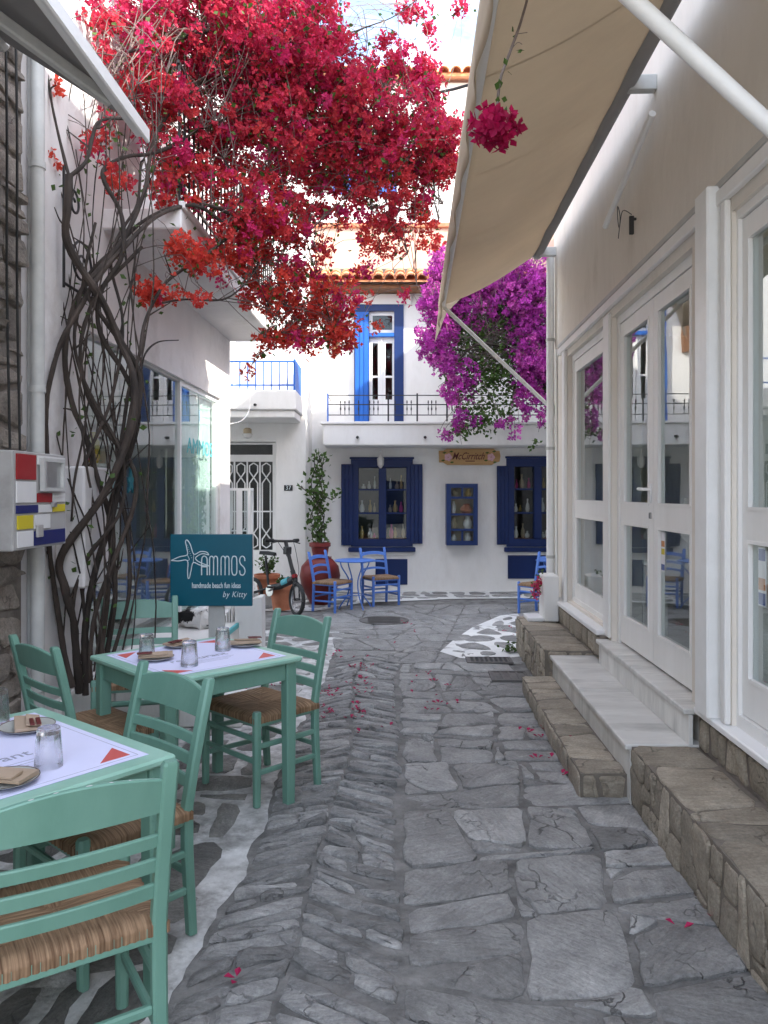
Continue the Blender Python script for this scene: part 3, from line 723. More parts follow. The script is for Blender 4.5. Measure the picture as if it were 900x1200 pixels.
# stickers
def sticker(a, h0, h1, wd, seq, par):
    b = MB(FR).box(a, a + wd, -.0635, -.0615, h0, h1).build('sticker', 'sticker_white', par)
    n = len(seq); s = (h1 - h0) / n
    for i, m_ in enumerate(seq): MB(FR).box(a + .006, a + wd - .006, -.0615, -.0605, h1 - s * (i + 1) + .006, h1 - s * i - .006).build('print', m_, b)
sticker(4.62, 1.09, 1.325, .07, ['sticker_white', 'sticker_orange', 'paint_yellow', 'sticker_white', 'sticker_blue'], L1)
sticker(3.30, 1.07, 1.325, .075, ['sticker_blue', 'sticker_white', 'sticker_orange', 'sticker_blue'], NW)
# shop goods behind the right glass
def bust(a, d, h, label, mat='ceramic'):
    t = thing('display_bust', label, 'display bust', FR(a, d, h), 0, 'display busts in the white shop')
    MB().lathe([(.09, 0), (.09, .015), (.02, .03), (.018, .16), (.06, .2), (.12, .28), (.13, .36), (.07, .42), (.045, .46), (.04, .52)], 16, sx=1, sy=.7).build('torso', mat, t, local=True, smooth=True)
for i, (a, d) in enumerate([(4.5, -1.1), (5.1, -1.2), (6.3, -.8)]):
    tt = thing('display_table', 'low white display table inside the shop, ' + ('behind the near door leaf', 'behind the far door leaf', 'behind the far window')[i], 'table', FR(a, d, .44), 0, 'display tables in the white shop')
    MB().box(-.32, .32, -.25, .25, .52, .56, .005).build('table_top', 'white_wood', tt, local=True)
    for sx in (-1, 1):
        for sy in (-1, 1): MB().bar((sx * .28, sy * .21, 0), (sx * .28, sy * .21, .52), .04, .04).build('leg', 'white_wood', tt, local=True)
    bust(a, d, 1.0, ('white', 'sand coloured', 'white')[i] + ' jewellery bust inside the shop, ' + ('behind the near door leaf', 'behind the far door leaf', 'behind the far window')[i], ('ceramic', 'goods_sand', 'ceramic')[i])

# ---- steps in front of the shop
ST = thing('entrance_steps', 'stone and white marble entrance steps before the glazed doors', 'steps', FR(4.8, .3, 0))
def face_stones(a0, a1, h0, h1, d, sx, sz, mat='stone_warm', parent=ST, name='facing_stone', h=(.004, .012), gap=.014, axis='w', endpt=None):
    zone = [(a0, h0), (a1, h0), (a1, h1), (a0, h1)]
    fn = (lambda u, v, z: FR(u, d + z, v)) if axis == 'w' else (lambda u, v, z: FR(d - z, u, v))
    lay(cutup(zone, sx * .05, sx * .20, gap * .5, .8, .25), name, mat, parent, h=h, bev=.006, tilt=.005, amp=.011, seg=.04, fn=fn, drop=.006, cut=.16)
def top_stones(a0, a1, d0, d1, h, sx, mat='stone_warm'):
    zone = [(a0, d0), (a1, d0), (a1, d1), (a0, d1)]
    lay(cutup(zone, sx * .08, sx * .3, .006, .8, .35), 'tread_stone', mat, ST, h=(.004, .009), bev=.006, tilt=.004, amp=.013, seg=.05, fn=lambda u, v, z: FR(u, v, h + z), drop=.006, cut=.18)
# near block, far block, low step: cores with stone facing
MB(FR).box(.5, 3.84, .0, .355, 0, .292).build('step_core', 'mortar_warm', ST)
MB(FR).box(5.985, 7.62, .0, .42, 0, .332).build('step_core', 'mortar_warm', ST)
MB(FR).box(3.90, 5.98, .36, .595, 0, .132).build('step_core', 'mortar_warm', ST)
MB(FR).box(.5, 3.84, .0, .022, .293, .467).build('step_core', 'mortar_wall', ST)
MB(FR).box(5.70, 7.5, .0, .06, .333, .50).build('step_core', 'mortar_warm', ST)
top_stones(.5, 3.84, .035, .36, .292, .45); top_stones(5.985, 7.62, .07, .425, .332, .42); top_stones(3.90, 5.98, .362, .60, .132, .3)
face_stones(.5, 3.84, .0, .29, .355, .17, .1); face_stones(5.985, 7.62, .0, .33, .42, .13, .1); face_stones(3.90, 5.98, .0, .13, .595, .2, .1)
face_stones(.5, 3.82, .30, .465, .022, .13, .1, h=(.006, .02), gap=.024); face_stones(5.72, 7.48, .34, .495, .06, .14, .1)
face_stones(.37, .59, .0, .128, 3.90, .15, .1, axis='a'); face_stones(.0, .40, .0, .33, 5.985, .16, .1, axis='a')
# marble
for (a0, a1) in ((3.845, 4.92), (4.924, 5.98)):
    MB(FR).box(a0, a1, .0, .385, .272, .302, .005).build('marble_tread', 'marble', ST)
    MB(FR).box(a0, a1, .340, .362, .0, .272, .002).build('marble_riser', 'marble', ST)
for (a0, a1) in ((3.845, 4.80), (4.804, 5.70)):
    MB(FR).box(a0, a1, -.12, .095, .452, .482, .005).build('marble_threshold', 'marble', ST)
    MB(FR).box(a0, a1, .050, .072, .302, .452, .002).build('marble_riser', 'marble', ST)

# ---- downpipe at the far corner
t = thing('downpipe', 'white drainpipe running down the far corner of the glazed shop', 'pipe', FR(7.83, .06, .33))
MB(FR).tube([(7.83, .05, .33), (7.83, .05, 3.95)], .04, 12).build('pipe', 'white_metal', t, smooth=True)
for h in (.9, 2.0, 3.1): MB(FR).tube([(7.83, .05, h), (7.83, .05, h + .03)], .046, 12).build('clip', 'grey_metal', t, smooth=True)
MB(FR).tube([(7.70, .012, .6), (7.70, .012, 3.0)], .012, 8).build('conduit', 'white_metal', t, smooth=True)

# ---- beige awning
AW = thing('awning', 'beige canvas awning over the glazed shop with front valance and white arms', 'awning', FR(4.5, .2, 3.45))
ZW, ZO, DW, DO = 4.02, 3.50, .17, 1.14
A0, A1 = 1.15, 7.9
m = MB(FR); na, nd_ = 60, 14
for i in range(na + 1):
    a = A0 + (A1 - A0) * i / na
    for j in range(nd_ + 1):
        t = j / nd_
        m.v.append(FR(a, DW + (DO - DW) * t, ZW + (ZO - ZW) * t - .05 * math.sin(math.pi * t) + .010 * noise.noise(Vector((a * 1.6, t * 2, 0))) + .004 * math.sin(a * 9 + t * 4)))
for i in range(na):
    for j in range(nd_):
        k = i * (nd_ + 1) + j; m.f.append((k, k + nd_ + 1, k + nd_ + 2, k + 1))
cl = m.build('canvas', 'awning_cloth', AW, smooth=True, fix=False)
sm = cl.modifiers.new('s', 'SOLIDIFY'); sm.thickness = .003
m = MB(FR); nv = 120
for i in range(nv + 1):
    a = A0 + (A1 - A0) * i / nv
    for j in range(4):
        t = j / 3; drp = .27 + .018 * math.sin(a * 5.2)
        m.v.append(FR(a, DO + .045 + t * .012 * math.sin(a * 11) + t * .02 * noise.noise(Vector((a * 3, 5, 0))), ZO + .02 - drp * t))
for i in range(nv):
    for j in range(3):
        k = i * 4 + j; m.f.append((k, k + 4, k + 5, k + 1))
vl = m.build('valance', 'awning_cloth', AW, smooth=True, fix=False)
sm = vl.modifiers.new('s', 'SOLIDIFY'); sm.thickness = .003
for a in (2.35, 3.55, 4.75, 5.95, 7.15):
    q = []
    for j in range(nd_ + 1):
        t = j / nd_; q.append((a, DW + (DO - DW) * t, ZW + (ZO - ZW) * t - .05 * math.sin(math.pi * t) + .010 * noise.noise(Vector((a * 1.6, t * 2, 0))) + .004 * math.sin(a * 9 + t * 4) - .003))
    sv = MB(FR)
    for (x, d, z) in q: sv.v += [FR(x - .007, d, z), FR(x + .007, d, z)]
    for j in range(nd_): sv.f.append((2 * j, 2 * j + 1, 2 * j + 3, 2 * j + 2))
    sv.build('seam', 'awning_cloth', AW, fix=False)
# loose far corner flap of the valance
m = MB(FR); m.add([(7.9, 1.18, 3.5), (7.9, .96, 3.56), (7.92, 1.22, 3.12), (7.9, 1.10, 3.42), (7.91, 1.2, 3.3)], [(0, 1, 3), (0, 3, 4), (4, 3, 2)])
fl = m.build('corner_flap', 'awning_cloth', AW, fix=False)
MB(FR).tube([(A0, DO, ZO), (A1 + .02, DO, ZO)], .028, 12).build('front_bar', 'white_metal', AW, smooth=True)
MB(FR).tube([(A0, DW, ZW), (A1 + .03, DW, ZW)], .055, 14).build('roller', 'awning_grey', AW, smooth=True)
for a in (2.4, 7.86):
    MB(FR).tube([(a, .0, 2.40 if a > 5 else 2.40), (a, .05, 2.44 if a > 5 else 2.44), (a, DO, ZO - .02)], .020 if a > 5 else .027, 12).build('arm', 'white_metal', AW, smooth=True)
    MB(FR).box(a - .03, a + .03, 0, .03, 2.36, 2.46, .004).build('arm_bracket', 'white_metal', AW)
for a in (1.3, 4.6, 7.8):
    MB(FR).box(a - .03, a + .03, -.0, .16, 3.96, 4.05, .004).build('roller_bracket', 'grey_metal', AW)
MB(FR).tube([(4.5, .05, 3.78), (5.6, .05, 3.50)], .022, 8).build('crank_rod', 'white_metal', AW, smooth=True)
# ac unit above
t = thing('air_conditioner', 'white air conditioner box high on the shop wall under the awning', 'air conditioner', FR(2.6, .2, 3.64))
MB(FR).box(2.05, 3.05, .02, .34, 3.60, 4.0, .02).build('case', 'white_metal', t)
for i in range(6): MB(FR).box(2.15, 2.95, .34, .347, 3.66 + i * .05, 3.685 + i * .05).build('louvre', 'grey_metal', t)
# hook and wires on the wall
t = thing('wall_hook', 'black hook and loose wires on the shop wall under the awning', 'hook', FR(5.05, .0, 3.30))
MB(FR).bar((5.0, .03, 3.24), (5.0, .03, 3.36), .016, .03, c=.003).build('bracket', 'black_metal', t)
MB(FR).bar((5.0, .0, 3.34), (5.0, .04, 3.34), .014, .014).build('mount', 'black_metal', t)
MB(FR).tube(spline([(5.0, .03, 3.37), (5.1, .06, 3.43), (5.22, .05, 3.36), (5.3, .04, 3.46), (5.26, .05, 3.52), (5.2, .05, 3.42), (5.32, .03, 3.32)], 5), .003, 5).build('wire', 'black_metal', t)

# ------------------------------------------------------------------ left: old stone house
FL = Frame((-2.052, 0, 0), (.0255, 1, 0), (1, -.0255, 0))
SB = thing('stone_house', 'old dark rubble stone house wall beside the white shop', 'building', FL(1, -1, 0))
MB(FL).box(-1.2, 4.07, -3, .03, 0, 5.0).build('wall', 'mortar_wall', SB)
lay(cutup([(2.9, .0), (4.07, .0), (4.07, 4.4), (2.9, 4.4)], .012, .06, .012, 1.7, .2), 'stone', 'stone_wall', SB, h=(.008, .034), bev=.010, tilt=.014, amp=.02, seg=.05, fn=lambda u, v, z: FL(u, .03 + z, v), drop=.01, cut=.2)
# drainpipe, corner
t = thing('downpipe', 'grey painted drainpipe between the rubble wall and the white shop', 'pipe', FL(4.13, .1, 0))
MB(FL).tube([(4.13, .09, 0), (4.13, .09, 4.4)], .036, 12).build('pipe', 'grey_metal', t, smooth=True)
for h in (.5, 2.1, 3.3): MB(FL).tube([(4.13, .09, h), (4.13, .09, h + .035)], .042, 12).build('collar', 'grey_metal', t, smooth=True)
MB(FL).box(4.19, 4.25, .0, .05, 0, 4.4, .005).build('side_channel', 'grey_metal', t)

# utility box on the stone wall with plain coloured panels
FQ = Frame(FL(-.17, 0, 0), (.0255, 1, 0), (1, -.0255, 0))
UB = thing('utility_box', 'grey meter box with red, white, yellow and blue painted panels on the rubble wall', 'utility box', FQ(4.0, .1, 1.3))
MB(FQ).box(3.72, 4.27, .03, .25, 1.29, 1.76, .006).build('case', 'box_grey', UB)
MB(FQ).box(3.725, 4.265, .25, .256, 1.295, 1.755).build('face_plate', 'box_grey', UB)
def pan(a0, a1, z0, z1, mt): MB(FQ).box(a0, a1, .256, .262, z0, z1, .001).build('panel', mt, UB)
for q in [(3.74, 3.93, 1.625, 1.745, 'paint_red'), (3.74, 3.93, 1.515, 1.615, 'paint_white'), (3.74, 3.95, 1.465, 1.503, 'paint_blue'), (3.75, 3.90, 1.39, 1.455, 'paint_yellow'),
          (3.75, 3.90, 1.305, 1.38, 'paint_white'), (3.945, 4.25, 1.70, 1.745, 'paint_white'), (3.945, 4.10, 1.515, 1.56, 'paint_red'), (4.11, 4.25, 1.515, 1.56, 'paint_white'),
          (3.96, 4.10, 1.465, 1.503, 'paint_white'), (4.11, 4.25, 1.465, 1.503, 'paint_yellow'), (3.915, 4.08, 1.385, 1.455, 'paint_white'), (3.915, 4.25, 1.305, 1.375, 'paint_blue')]: pan(*q)
wm = MB(FQ); wm.wall(3.965, 4.20, 1.57, 1.735, .262, .285, [(3.985, 4.18, 1.588, 1.717)]); wm.build('meter_frame', 'grey_metal', UB, weld=True)
MB(FQ).box(3.984, 4.181, .264, .268, 1.587, 1.718).build('meter_glass', 'steel', UB)
MB(FQ).box(3.92, 3.98, .262, .275, 1.345, 1.405, .003).build('small_cover', 'box_grey', UB)
MB(FQ).box(4.08, 4.12, .262, .28, 1.49, 1.515, .003).build('latch', 'steel', UB)
# thin cables on the stone wall
for i, (a, lab) in enumerate([(3.88, 'thin black cable down the rubble wall nearer the drainpipe'), (3.78, 'thin black cable down the rubble wall above the meter box')]):
    tag(MB(FL).tube(spline([(a, .09, 4.3), (a + .01, .10, 3.4), (a + .03, .09, 2.6), (a + .04, .10, 1.78)], 6), .007, 6).build('cable', 'black_rubber', None, smooth=True), lab, 'cable')

# ------------------------------------------------------------------ left: white shop with glass front
LS = thing('beachwear_shop', 'white corner shop with tall glass front and a railed balcony above', 'building', FL(6.7, -1, 0))
GO = (5.0, 8.62, .36, 2.62)
w = MB(FL); w.wall(4.09, 9.1, 0, 6.6, -.2, 0, [GO, (6.0, 6.9, 3.55, 5.6)]); w.build('wall', 'plaster_old', LS, weld=True)
w = MB(FL); w.box(4.09, 9.1, -4.2, -4.0, 0, 6.6).box(8.9, 9.1, -4, -.2, 0, 6.6).box(4.09, 4.2, -4, -.2, 0, 6.6).box(4.09, 9.1, -4.2, 0, 6.6, 6.8); w.build('outer_wall', 'plaster', LS)
MB(FL).box(4.45, 8.9, -4, -.2, 0, .33).build('floor', 'floor_shop', LS)
MB(FL).box(4.45, 8.9, -4, -.21, 2.75, 2.85).build('inner_ceiling', 'plaster', LS)
MB(FL).box(4.46, 8.89, -2.2, -2.1, .33, 2.75).build('partition', 'plaster', LS)
MB(FL).box(6.0, 6.9, -.15, -.1, 3.55, 5.6).build('balcony_door', 'white_wood', LS)
# glass front
for (a0, a1) in ((5.0, 5.72), (5.72, 6.45), (6.45, 7.17)):
    MB(FL).box(a0 + .004, a1 - .004, -.065, -.055, .38, 2.60).build('pane', 'shop_glass', LS)
for (a0, a1) in ((7.20, 7.86), (7.88, 8.60)):
    MB(FL).box(a0 + .004, a1 - .004, -.055, -.045, .38, 2.58).build('pane', 'shop_glass', LS)
f = MB(FL); f.wall(7.17, 8.62, .36, 2.62, -.09, -.03, [(7.22, 8.57, .40, 2.57)]); f.build('door_frame', 'white_metal', LS, weld=True)
MB(FL).box(5.0, 7.17, -.09, -.03, 2.595, 2.625, .003).build('top_track', 'grey_metal', LS)
MB(FL).box(5.0, 7.17, -.09, -.03, .358, .385, .003).build('bottom_track', 'grey_metal', LS)
cu = MB(FL); n = 40
for i in range(n + 1):
    a = 7.24 + 1.32 * i / n; d = -.11 + .012 * math.sin(i * 1.3)
    cu.v += [FL(a, d, .42), FL(a, d, 2.56)]
for i in range(n): cu.f.append((2 * i, 2 * i + 2, 2 * i + 3, 2 * i + 1))
cu.build('curtain', 'curtain', LS, smooth=True, fix=False)
def rotM(fr, a, d, h, flip=1):        # text plane lying on a wall of frame fr, reading along +/-u
    u = fr.u * flip; w_ = fr.w
    return Matrix(((u.x, 0, w_.x, 0), (u.y, 0, w_.y, 0), (0, 1, 0, 0), (0, 0, 0, 1))).copy() if False else Matrix.Translation(fr(a, d, h)) @ Matrix(((u.x, 0, w_.x, 0), (u.y, 0, w_.y, 0), (0, 1, 0, 0), (0, 0, 0, 1)))
text('glass_lettering', 'AMMOS', .22, 'lettering_teal', LS, rotM(FL, 7.95, -.044, 2.02), sx=1.3)
# ledge of the shop front
MB(FL).box(4.5, 9.1, .0, .05, 0, .35, .01).build('plinth', 'plaster', LS)
# grey wall box and small panel before the glass
MB(FL).box(4.52, 4.90, .0, .18, 1.0, 1.72, .012).build('wall_cabinet', 'plaster_old', LS)
MB(FL).box(4.93, 4.985, .0, .05, 1.45, 1.66, .005).build('switch_panel', 'box_grey', LS)
# balcony
MB(FL).box(5.25, 9.15, -.02, .54, 3.36, 3.50, .01).build('balcony_slab', 'plaster_old', LS)
MB(FL).box(5.25, 9.15, .52, .56, 3.50, 3.55, .005).build('balcony_kerb', 'plaster_old', LS)
for h in (3.66, 4.50):
    MB(FL).box(5.27, 9.1, .505, .52, h, h + .022).build('rail', 'black_metal', LS)
for i in range(31):
    MB(FL).box(5.29 + i * .122, 5.304 + i * .122, .505, .52, 3.50, 4.5).build('baluster', 'black_metal', LS)
# iron scroll bracket on the pink-white wall
t = thing('iron_scroll', 'black wrought iron scroll bracket on the wall behind the vine stems', 'bracket', FL(4.7, .0, 2.75))
def scroll(ca, ch, r, turns, s):
    return [(ca + s * r * (1 - k / 40 * .8) * math.cos(k / 40 * turns * 6.28), .05, ch + r * (1 - k / 40 * .8) * math.sin(k / 40 * turns * 6.28)) for k in range(41)]
MB(FL).tube(scroll(4.78, 2.98, .16, 1.5, 1), .008, 6).build('scroll', 'black_metal', t, smooth=True)
MB(FL).tube(scroll(4.68, 3.32, .09, 1.4, -1), .008, 6).build('scroll', 'black_metal', t, smooth=True)
MB(FL).tube([(4.56, .04, 2.78), (4.56, .04, 3.5)], .009, 6).build('upright', 'black_metal', t, smooth=True)
MB(FL).tube([(4.54, .05, 2.80), (5.1, .05, 2.80)], .009, 6).build('crossbar', 'black_metal', t, smooth=True)
# goods inside
def shelf(a, d, label, seed):
    random.seed(seed)
    t = thing('display_shelf', label, 'shelf', FL(a, d, .33), 0, 'display shelves in the beachwear shop')
    for s in (-.42, .42): MB(FL).box(a + s - .012, a + s + .012, d - .12, d + .12, .33, 1.95).build('side', 'white_metal', t)
    cols = ['goods_pink', 'goods_teal', 'goods_sand', 'sticker_blue', 'goods_purple', 'ceramic', 'paint_yellow', 'chair_blue']
    for i in range(4):
        h = .55 + i * .42
        MB(FL).box(a - .42, a + .42, d - .12, d + .12, h, h + .02).build('shelf_board', 'white_metal', t)
        for k in range(4):
            x = a - .33 + k * .21; hh = rnd(.12, .3); ww = rnd(.05, .09)
            ob = MB(FL)
            pr = [(ww * .7, 0), (ww, hh * .2), (ww * .95, hh * .7), (ww * .4, hh * .85), (ww * .5, hh)] if random.random() < .5 else [(ww, 0), (ww * 1.05, hh * .5), (ww * .9, hh * .95), (ww * .3, hh)]
            ob.lathe(pr, 8, (x, d, h + .021))
            mt_ = random.choice(cols); nm_ = {'goods_pink': 'pink', 'goods_teal': 'teal', 'goods_sand': 'sand coloured', 'sticker_blue': 'dark blue', 'goods_purple': 'purple', 'ceramic': 'white', 'paint_yellow': 'yellow', 'chair_blue': 'bright blue'}[mt_]
            tag(ob.build('beach_article', mt_, None, smooth=True), '%s %s article on the %s board of the shelf %s' % ('tall' if hh > .2 else 'low', nm_, ('bottom', 'second', 'third', 'top')[i], 'behind the vine stems' if a < 6 else 'next to the curtained door'), 'shop goods', 'goods on the beachwear shelves')
shelf(5.75, -.75, 'white display shelf of beach articles beside the curtain of vine stems', 3)
shelf(6.75, -.8, 'white display shelf of beach articles next to the curtained door', 5)
random.seed(21)
for (a, lab) in ((6.25, 'pale blue starfish ornament hanging in the shop window, by the vine'), (6.62, 'pale blue starfish ornament hanging in the shop window, by the curtain')):
    st = []
    for k in range(10):
        r = .10 if k % 2 == 0 else .038; st.append((a + r * math.sin(k * math.pi / 5), 1.66 + r * 1.2 * math.cos(k * math.pi / 5)))
    q = thing('starfish_ornament', lab, 'ornament', FL(a, -.3, 1.55))
    MB(FL).prism(st, -.31, -.29).build('star', 'goods_teal', q); MB(FL).tube([(a, -.3, 1.77), (a, -.3, 2.75)], .003, 4).build('cord', 'ceramic', q)
# white ledge with cat
LG = thing('white_ledge', 'low white plastered ledge with turquoise lettering before the shop glass', 'ledge', FL(6.9, .3, 0))
MB(FL).box(5.3, 7.4, .055, .64, 0, .45, .02).build('body', 'plaster', LG)
text('lettering', 'AMMOS', .13, 'lettering_teal', LG, rotM(FL, 6.3, .6415, .26), sx=1.2)
MB(FL).box(5.3, 6.6, .622, .645, .41, .455, .004).build('edge_strip', 'lettering_teal', LG)
# stacked white boards leaning at the ledge end
cr_ = thing('white_stand', 'white slatted stand beside the sign post', 'stand', (G(286, 788).x, G(286, 788).y, .006))
for i in range(4): MB().box(-.16 + i * .022, -.148 + i * .022, -.1, .1, 0, .50 - i * .0 + i * .03, .002).build('slat', 'white_wood', cr_, local=True)
MB().prism([(-.06, 0), (.17, 0), (.17, .66), (.13, .66), (-.06, .58)], -.1, .1).build('panel', 'white_wood', cr_, local=True)

# grey awning over the tables' wall side
LA = thing('awning', 'grey folding awning on the rubble stone house with pale front bar', 'awning', FL(2, .3, 3.2))
m = MB(FL)
m.add([(-.2, .10, 3.74), (3.66, .10, 3.74), (3.66, .79, 3.30), (-.2, .79, 3.30)], [(0, 1, 2, 3)])
c_ = m.build('canvas', 'awning_grey', LA, fix=False); sm = c_.modifiers.new('s', 'SOLIDIFY'); sm.thickness = .004
MB(FL).box(-.2, 3.70, .77, .82, 3.26, 3.33, .008).build('front_bar', 'white_metal', LA)
MB(FL).box(-.2, 3.70, .82, .84, 3.23, 3.30, .006).build('front_lip', 'white_metal', LA)
MB(FL).bar((3.42, .76, 3.29), (2.6, .14, 3.56), .04, .055, c=.008).build('arm', 'grey_metal', LA)
MB(FL).box(-.2, 3.72, .04, .16, 3.68, 3.80, .02).build('cassette', 'grey_metal', LA)
MB(FL).box(3.55, 3.66, .03, .12, 3.54, 3.68, .01).build('wall_bracket', 'grey_metal', LA)

# ------------------------------------------------------------------ house with the number, left of the junction
NH = thing('white_house', 'narrow white house with iron grille door and blue railed balcony', 'building', (-2.6, 12.5, 0))
FB = Frame((0, 11.2, 0), (1, 0, 0), (0, -1, 0))
def X(px, Y): return (px - CX) / F * Y
def Zp(py, Y): return H + (HY - py) / F * Y
dx0, dx1 = X(236, 11.2), X(323, 11.2)
w = MB(FB); w.wall(-5.5, X(358, 11.2), 0, 5.6, -.3, 0, [(dx0, dx1, .18, Zp(519, 11.2) + .02), (X(225, 11.2), X(300, 11.2), 3.1, 4.9)]); w.build('wall', 'plaster', NH, weld=True)
MB(FB).box(-5.5, X(358, 11.2), -3, -2.8, 0, 5.6).box(X(358, 11.2) - .2, X(358, 11.2), -2.8, -.3, 0, 5.6).box(-5.5, -5.3, -2.8, -.3, 0, 5.6).build('outer_wall', 'plaster', NH)
MB(FB).box(-5.5, X(358, 11.2), -3, 0, 5.6, 5.8).build('roof', 'plaster', NH)
MB(FB).box(X(225, 11.2), X(300, 11.2), -.25, -.2, 3.1, 4.9).build('balcony_door', 'white_wood', NH)
MB(FB).box(dx0 - .1, dx1 + .1, -.75, .55, .0, .17, .01).build('door_step', 'marble', NH)
D = MB(FB); dt = Zp(541, 11.4)
D.wall(dx0, dx1, .18, Zp(519, 11.4), -.26, -.18, [(dx0 + .07, dx1 - .07, .72, dt), (dx0 + .07, dx1 - .07, Zp(533, 11.4), Zp(521, 11.4))]); dr = D.build('door', 'white_wood', NH, weld=True)
MB(FB).box(dx0 + .05, dx1 - .05, -.235, -.228, .7, dt + .02).build('pane', 'pane_glass', dr)
MB(FB).box(dx0 + .05, dx1 - .05, -.235, -.228, Zp(534, 11.4), Zp(520, 11.4)).build('pane', 'pane_glass', dr)
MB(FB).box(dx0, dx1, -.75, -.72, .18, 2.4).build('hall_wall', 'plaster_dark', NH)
pw = (dx1 - dx0 - .14) / 5
for i in range(5):
    cx = dx0 + .07 + pw * (i + .5); b0, b1 = .75, dt - .02
    for s in (1, -1):
        q = [(cx, b1), (cx + s * .06, b1 - .04), (cx + s * .06, b1 - .13), (cx - s * .06, b1 - .30), (cx - s * .06, b0 + .30), (cx + s * .06, b0 + .13), (cx + s * .06, b0 + .04), (cx, b0)]
        MB(FB).tube([(a, -.19, z) for a, z in q], .011, 6).build('grille_bar', 'white_metal', dr)
    if i: MB(FB).box(cx - pw / 2 - .011, cx - pw / 2 + .011, -.20, -.178, .72, dt).build('grille_bar', 'white_metal', dr)
MB(FB).box(dx0 + .07, dx1 - .07, -.198, -.18, 1.28, 1.30).build('grille_bar', 'white_metal', dr)
lp = thing('ceiling_lamp', 'small round white porch lamp above the iron grille door', 'lamp', FB(X(290, 11.0), .2, Zp(512, 11.0)))
MB(FB).lathe([(.0, -.07), (.05, -.06), (.075, -.02), (.065, .0)], 14, (X(290, 11.0), .2, Zp(508, 11.0))).build('globe', 'ceramic', lp, smooth=True)
MB(FB).lathe([(.06, .0), (.06, .06), (.03, .08)], 14, (X(290, 11.0), .2, Zp(508, 11.0) + .001)).build('base', 'goods_sand', lp, smooth=True)
MB(FB).bar((X(290, 11.0), .2, Zp(508, 11.0) + .07), (X(290, 11.0), .2, Zp(488, 10.8)), .02, .02).build('stem', 'white_metal', lp)
# balcony
bx1 = X(347, 10.3)
MB(FB).box(-4.5, bx1, .0, .9, Zp(480, 10.3), Zp(457, 10.3), .012).build('balcony_slab', 'plaster', NH)
MB(FB).box(-4.5, bx1 - .03, .03, .86, Zp(489, 10.3), Zp(480, 10.3), .012).build('balcony_base', 'plaster', NH)
bz = Zp(457, 10.3); rt = Zp(424, 10.3)
for h in (bz + .06, rt): MB(FB).box(-4.4, bx1 - .02, .855, .875, h, h + .02).build('rail', 'royal_blue', NH)
MB(FB).box(bx1 - .045, bx1 - .025, .03, .87, rt, rt + .02).build('rail', 'royal_blue', NH)
for i in range(19): MB(FB).box(bx1 - .13 - i * .106, bx1 - .116 - i * .106, .858, .872, bz, rt).build('baluster', 'royal_blue', NH)
for i in range(9): MB(FB).box(bx1 - .045, bx1 - .02, .06 + i * .088, .12 + i * .088, bz, rt + .05, .003).build('side_board', 'royal_blue', NH)
MB(FB).tube([(X(298, 10.2), .86, Zp(473, 10.2)), (X(298, 10.2), .97, Zp(474, 10.2))], .018, 8).build('spout', 'black_metal', NH)
# number plate
np_ = thing('number_plate', 'small dark house number plate reading 37', 'sign', FB(X(338, 11.2), 0, Zp(575, 11.2)))
MB(FB).box(X(333, 11.2), X(343, 11.2), .001, .012, Zp(575, 11.2), Zp(568.5, 11.2), .002).build('plate', 'black_paint', np_)
Mb = Matrix.Translation(FB(X(338, 11.2), .013, Zp(571.7, 11.2))) @ Matrix.Rotation(R(90), 4, 'X')
text('numerals', '37', .085, 'sign_white', np_, Mb)
# white cable hanging under the balcony
tag(MB().tube(spline([P(292, 455, 10.15), P(293, 475, 10.1), P(289, 487, 10.0), P(281, 494, 9.7), P(268, 497, 9.2)], 6), .007, 6).build('cable', 'ceramic', None, smooth=True), 'white cable drooping from the blue railed balcony to the shop corner', 'cable')
# open white shop door leaf at the corner
q = thing('display_case', 'white framed glass case standing at the shop corner by the grille door', 'display case', (X(281, 9.3), 9.3, 0))
x0, x1 = X(266, 9.3), X(295, 9.3); z0, z1 = .35, Zp(575, 9.3)
m = MB()
for xx in (x0, x1 - .03):
    for yy_ in (9.2, 9.4): m.box(xx, xx + .03, yy_, yy_ + .03, 0, z1)
m.box(x0, x1, 9.2, 9.43, z1, z1 + .03).box(x0, x1, 9.2, 9.43, .3, .33); m.build('frame', 'white_metal', q)
MB().box((x0 + x1) / 2 - .02, (x0 + x1) / 2 + .05, 9.205, 9.23, .33, z1).build('stile', 'white_metal', q)
for h in (.75, 1.1): MB().box(x0 + .03, x1 - .03, 9.24, 9.40, h, h + .012).build('shelf', 'white_metal', q)
MB().box(x0 + .03, x1 - .03, 9.212, 9.216, .33, z1).build('pane', 'pane_glass', q)

# ------------------------------------------------------------------ back house with blue shutters
BY = 12.2
FK = Frame((0, BY, 0), (1, 0, 0), (0, -1, 0))
BH = thing('blue_shuttered_house', 'white house with navy shutters, balcony and tiled eave facing the lane', 'building', (1, 14, 0))
bX = lambda px: X(px, BY); bZ = lambda py: Zp(py, BY)
wins = [(bX(415), bX(480), bZ(639), bZ(542)), (bX(597), bX(662), bZ(639), bZ(541))]
dh = (bX(415), bX(473), 2.45, bZ(357))
w = MB(FK); w.wall(-1.5, 6, 0, 5.05, -.3, 0, wins + [dh]); w.build('wall', 'plaster', BH, weld=True)
MB(FK).box(-1.5, 6, -2.65, -2.5, 0, 5.05).box(-1.5, -1.3, -2.5, -.3, 0, 5.05).box(5.8, 6, -2.5, -.3, 0, 5.05).build('outer_wall', 'plaster', BH)
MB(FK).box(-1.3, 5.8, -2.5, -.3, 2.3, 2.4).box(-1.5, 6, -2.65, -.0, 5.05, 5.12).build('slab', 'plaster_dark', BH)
MB(FK).box(-1.3, 5.8, -1.4, -1.35, 0, 2.3).build('room_wall', 'plaster_dark', BH)
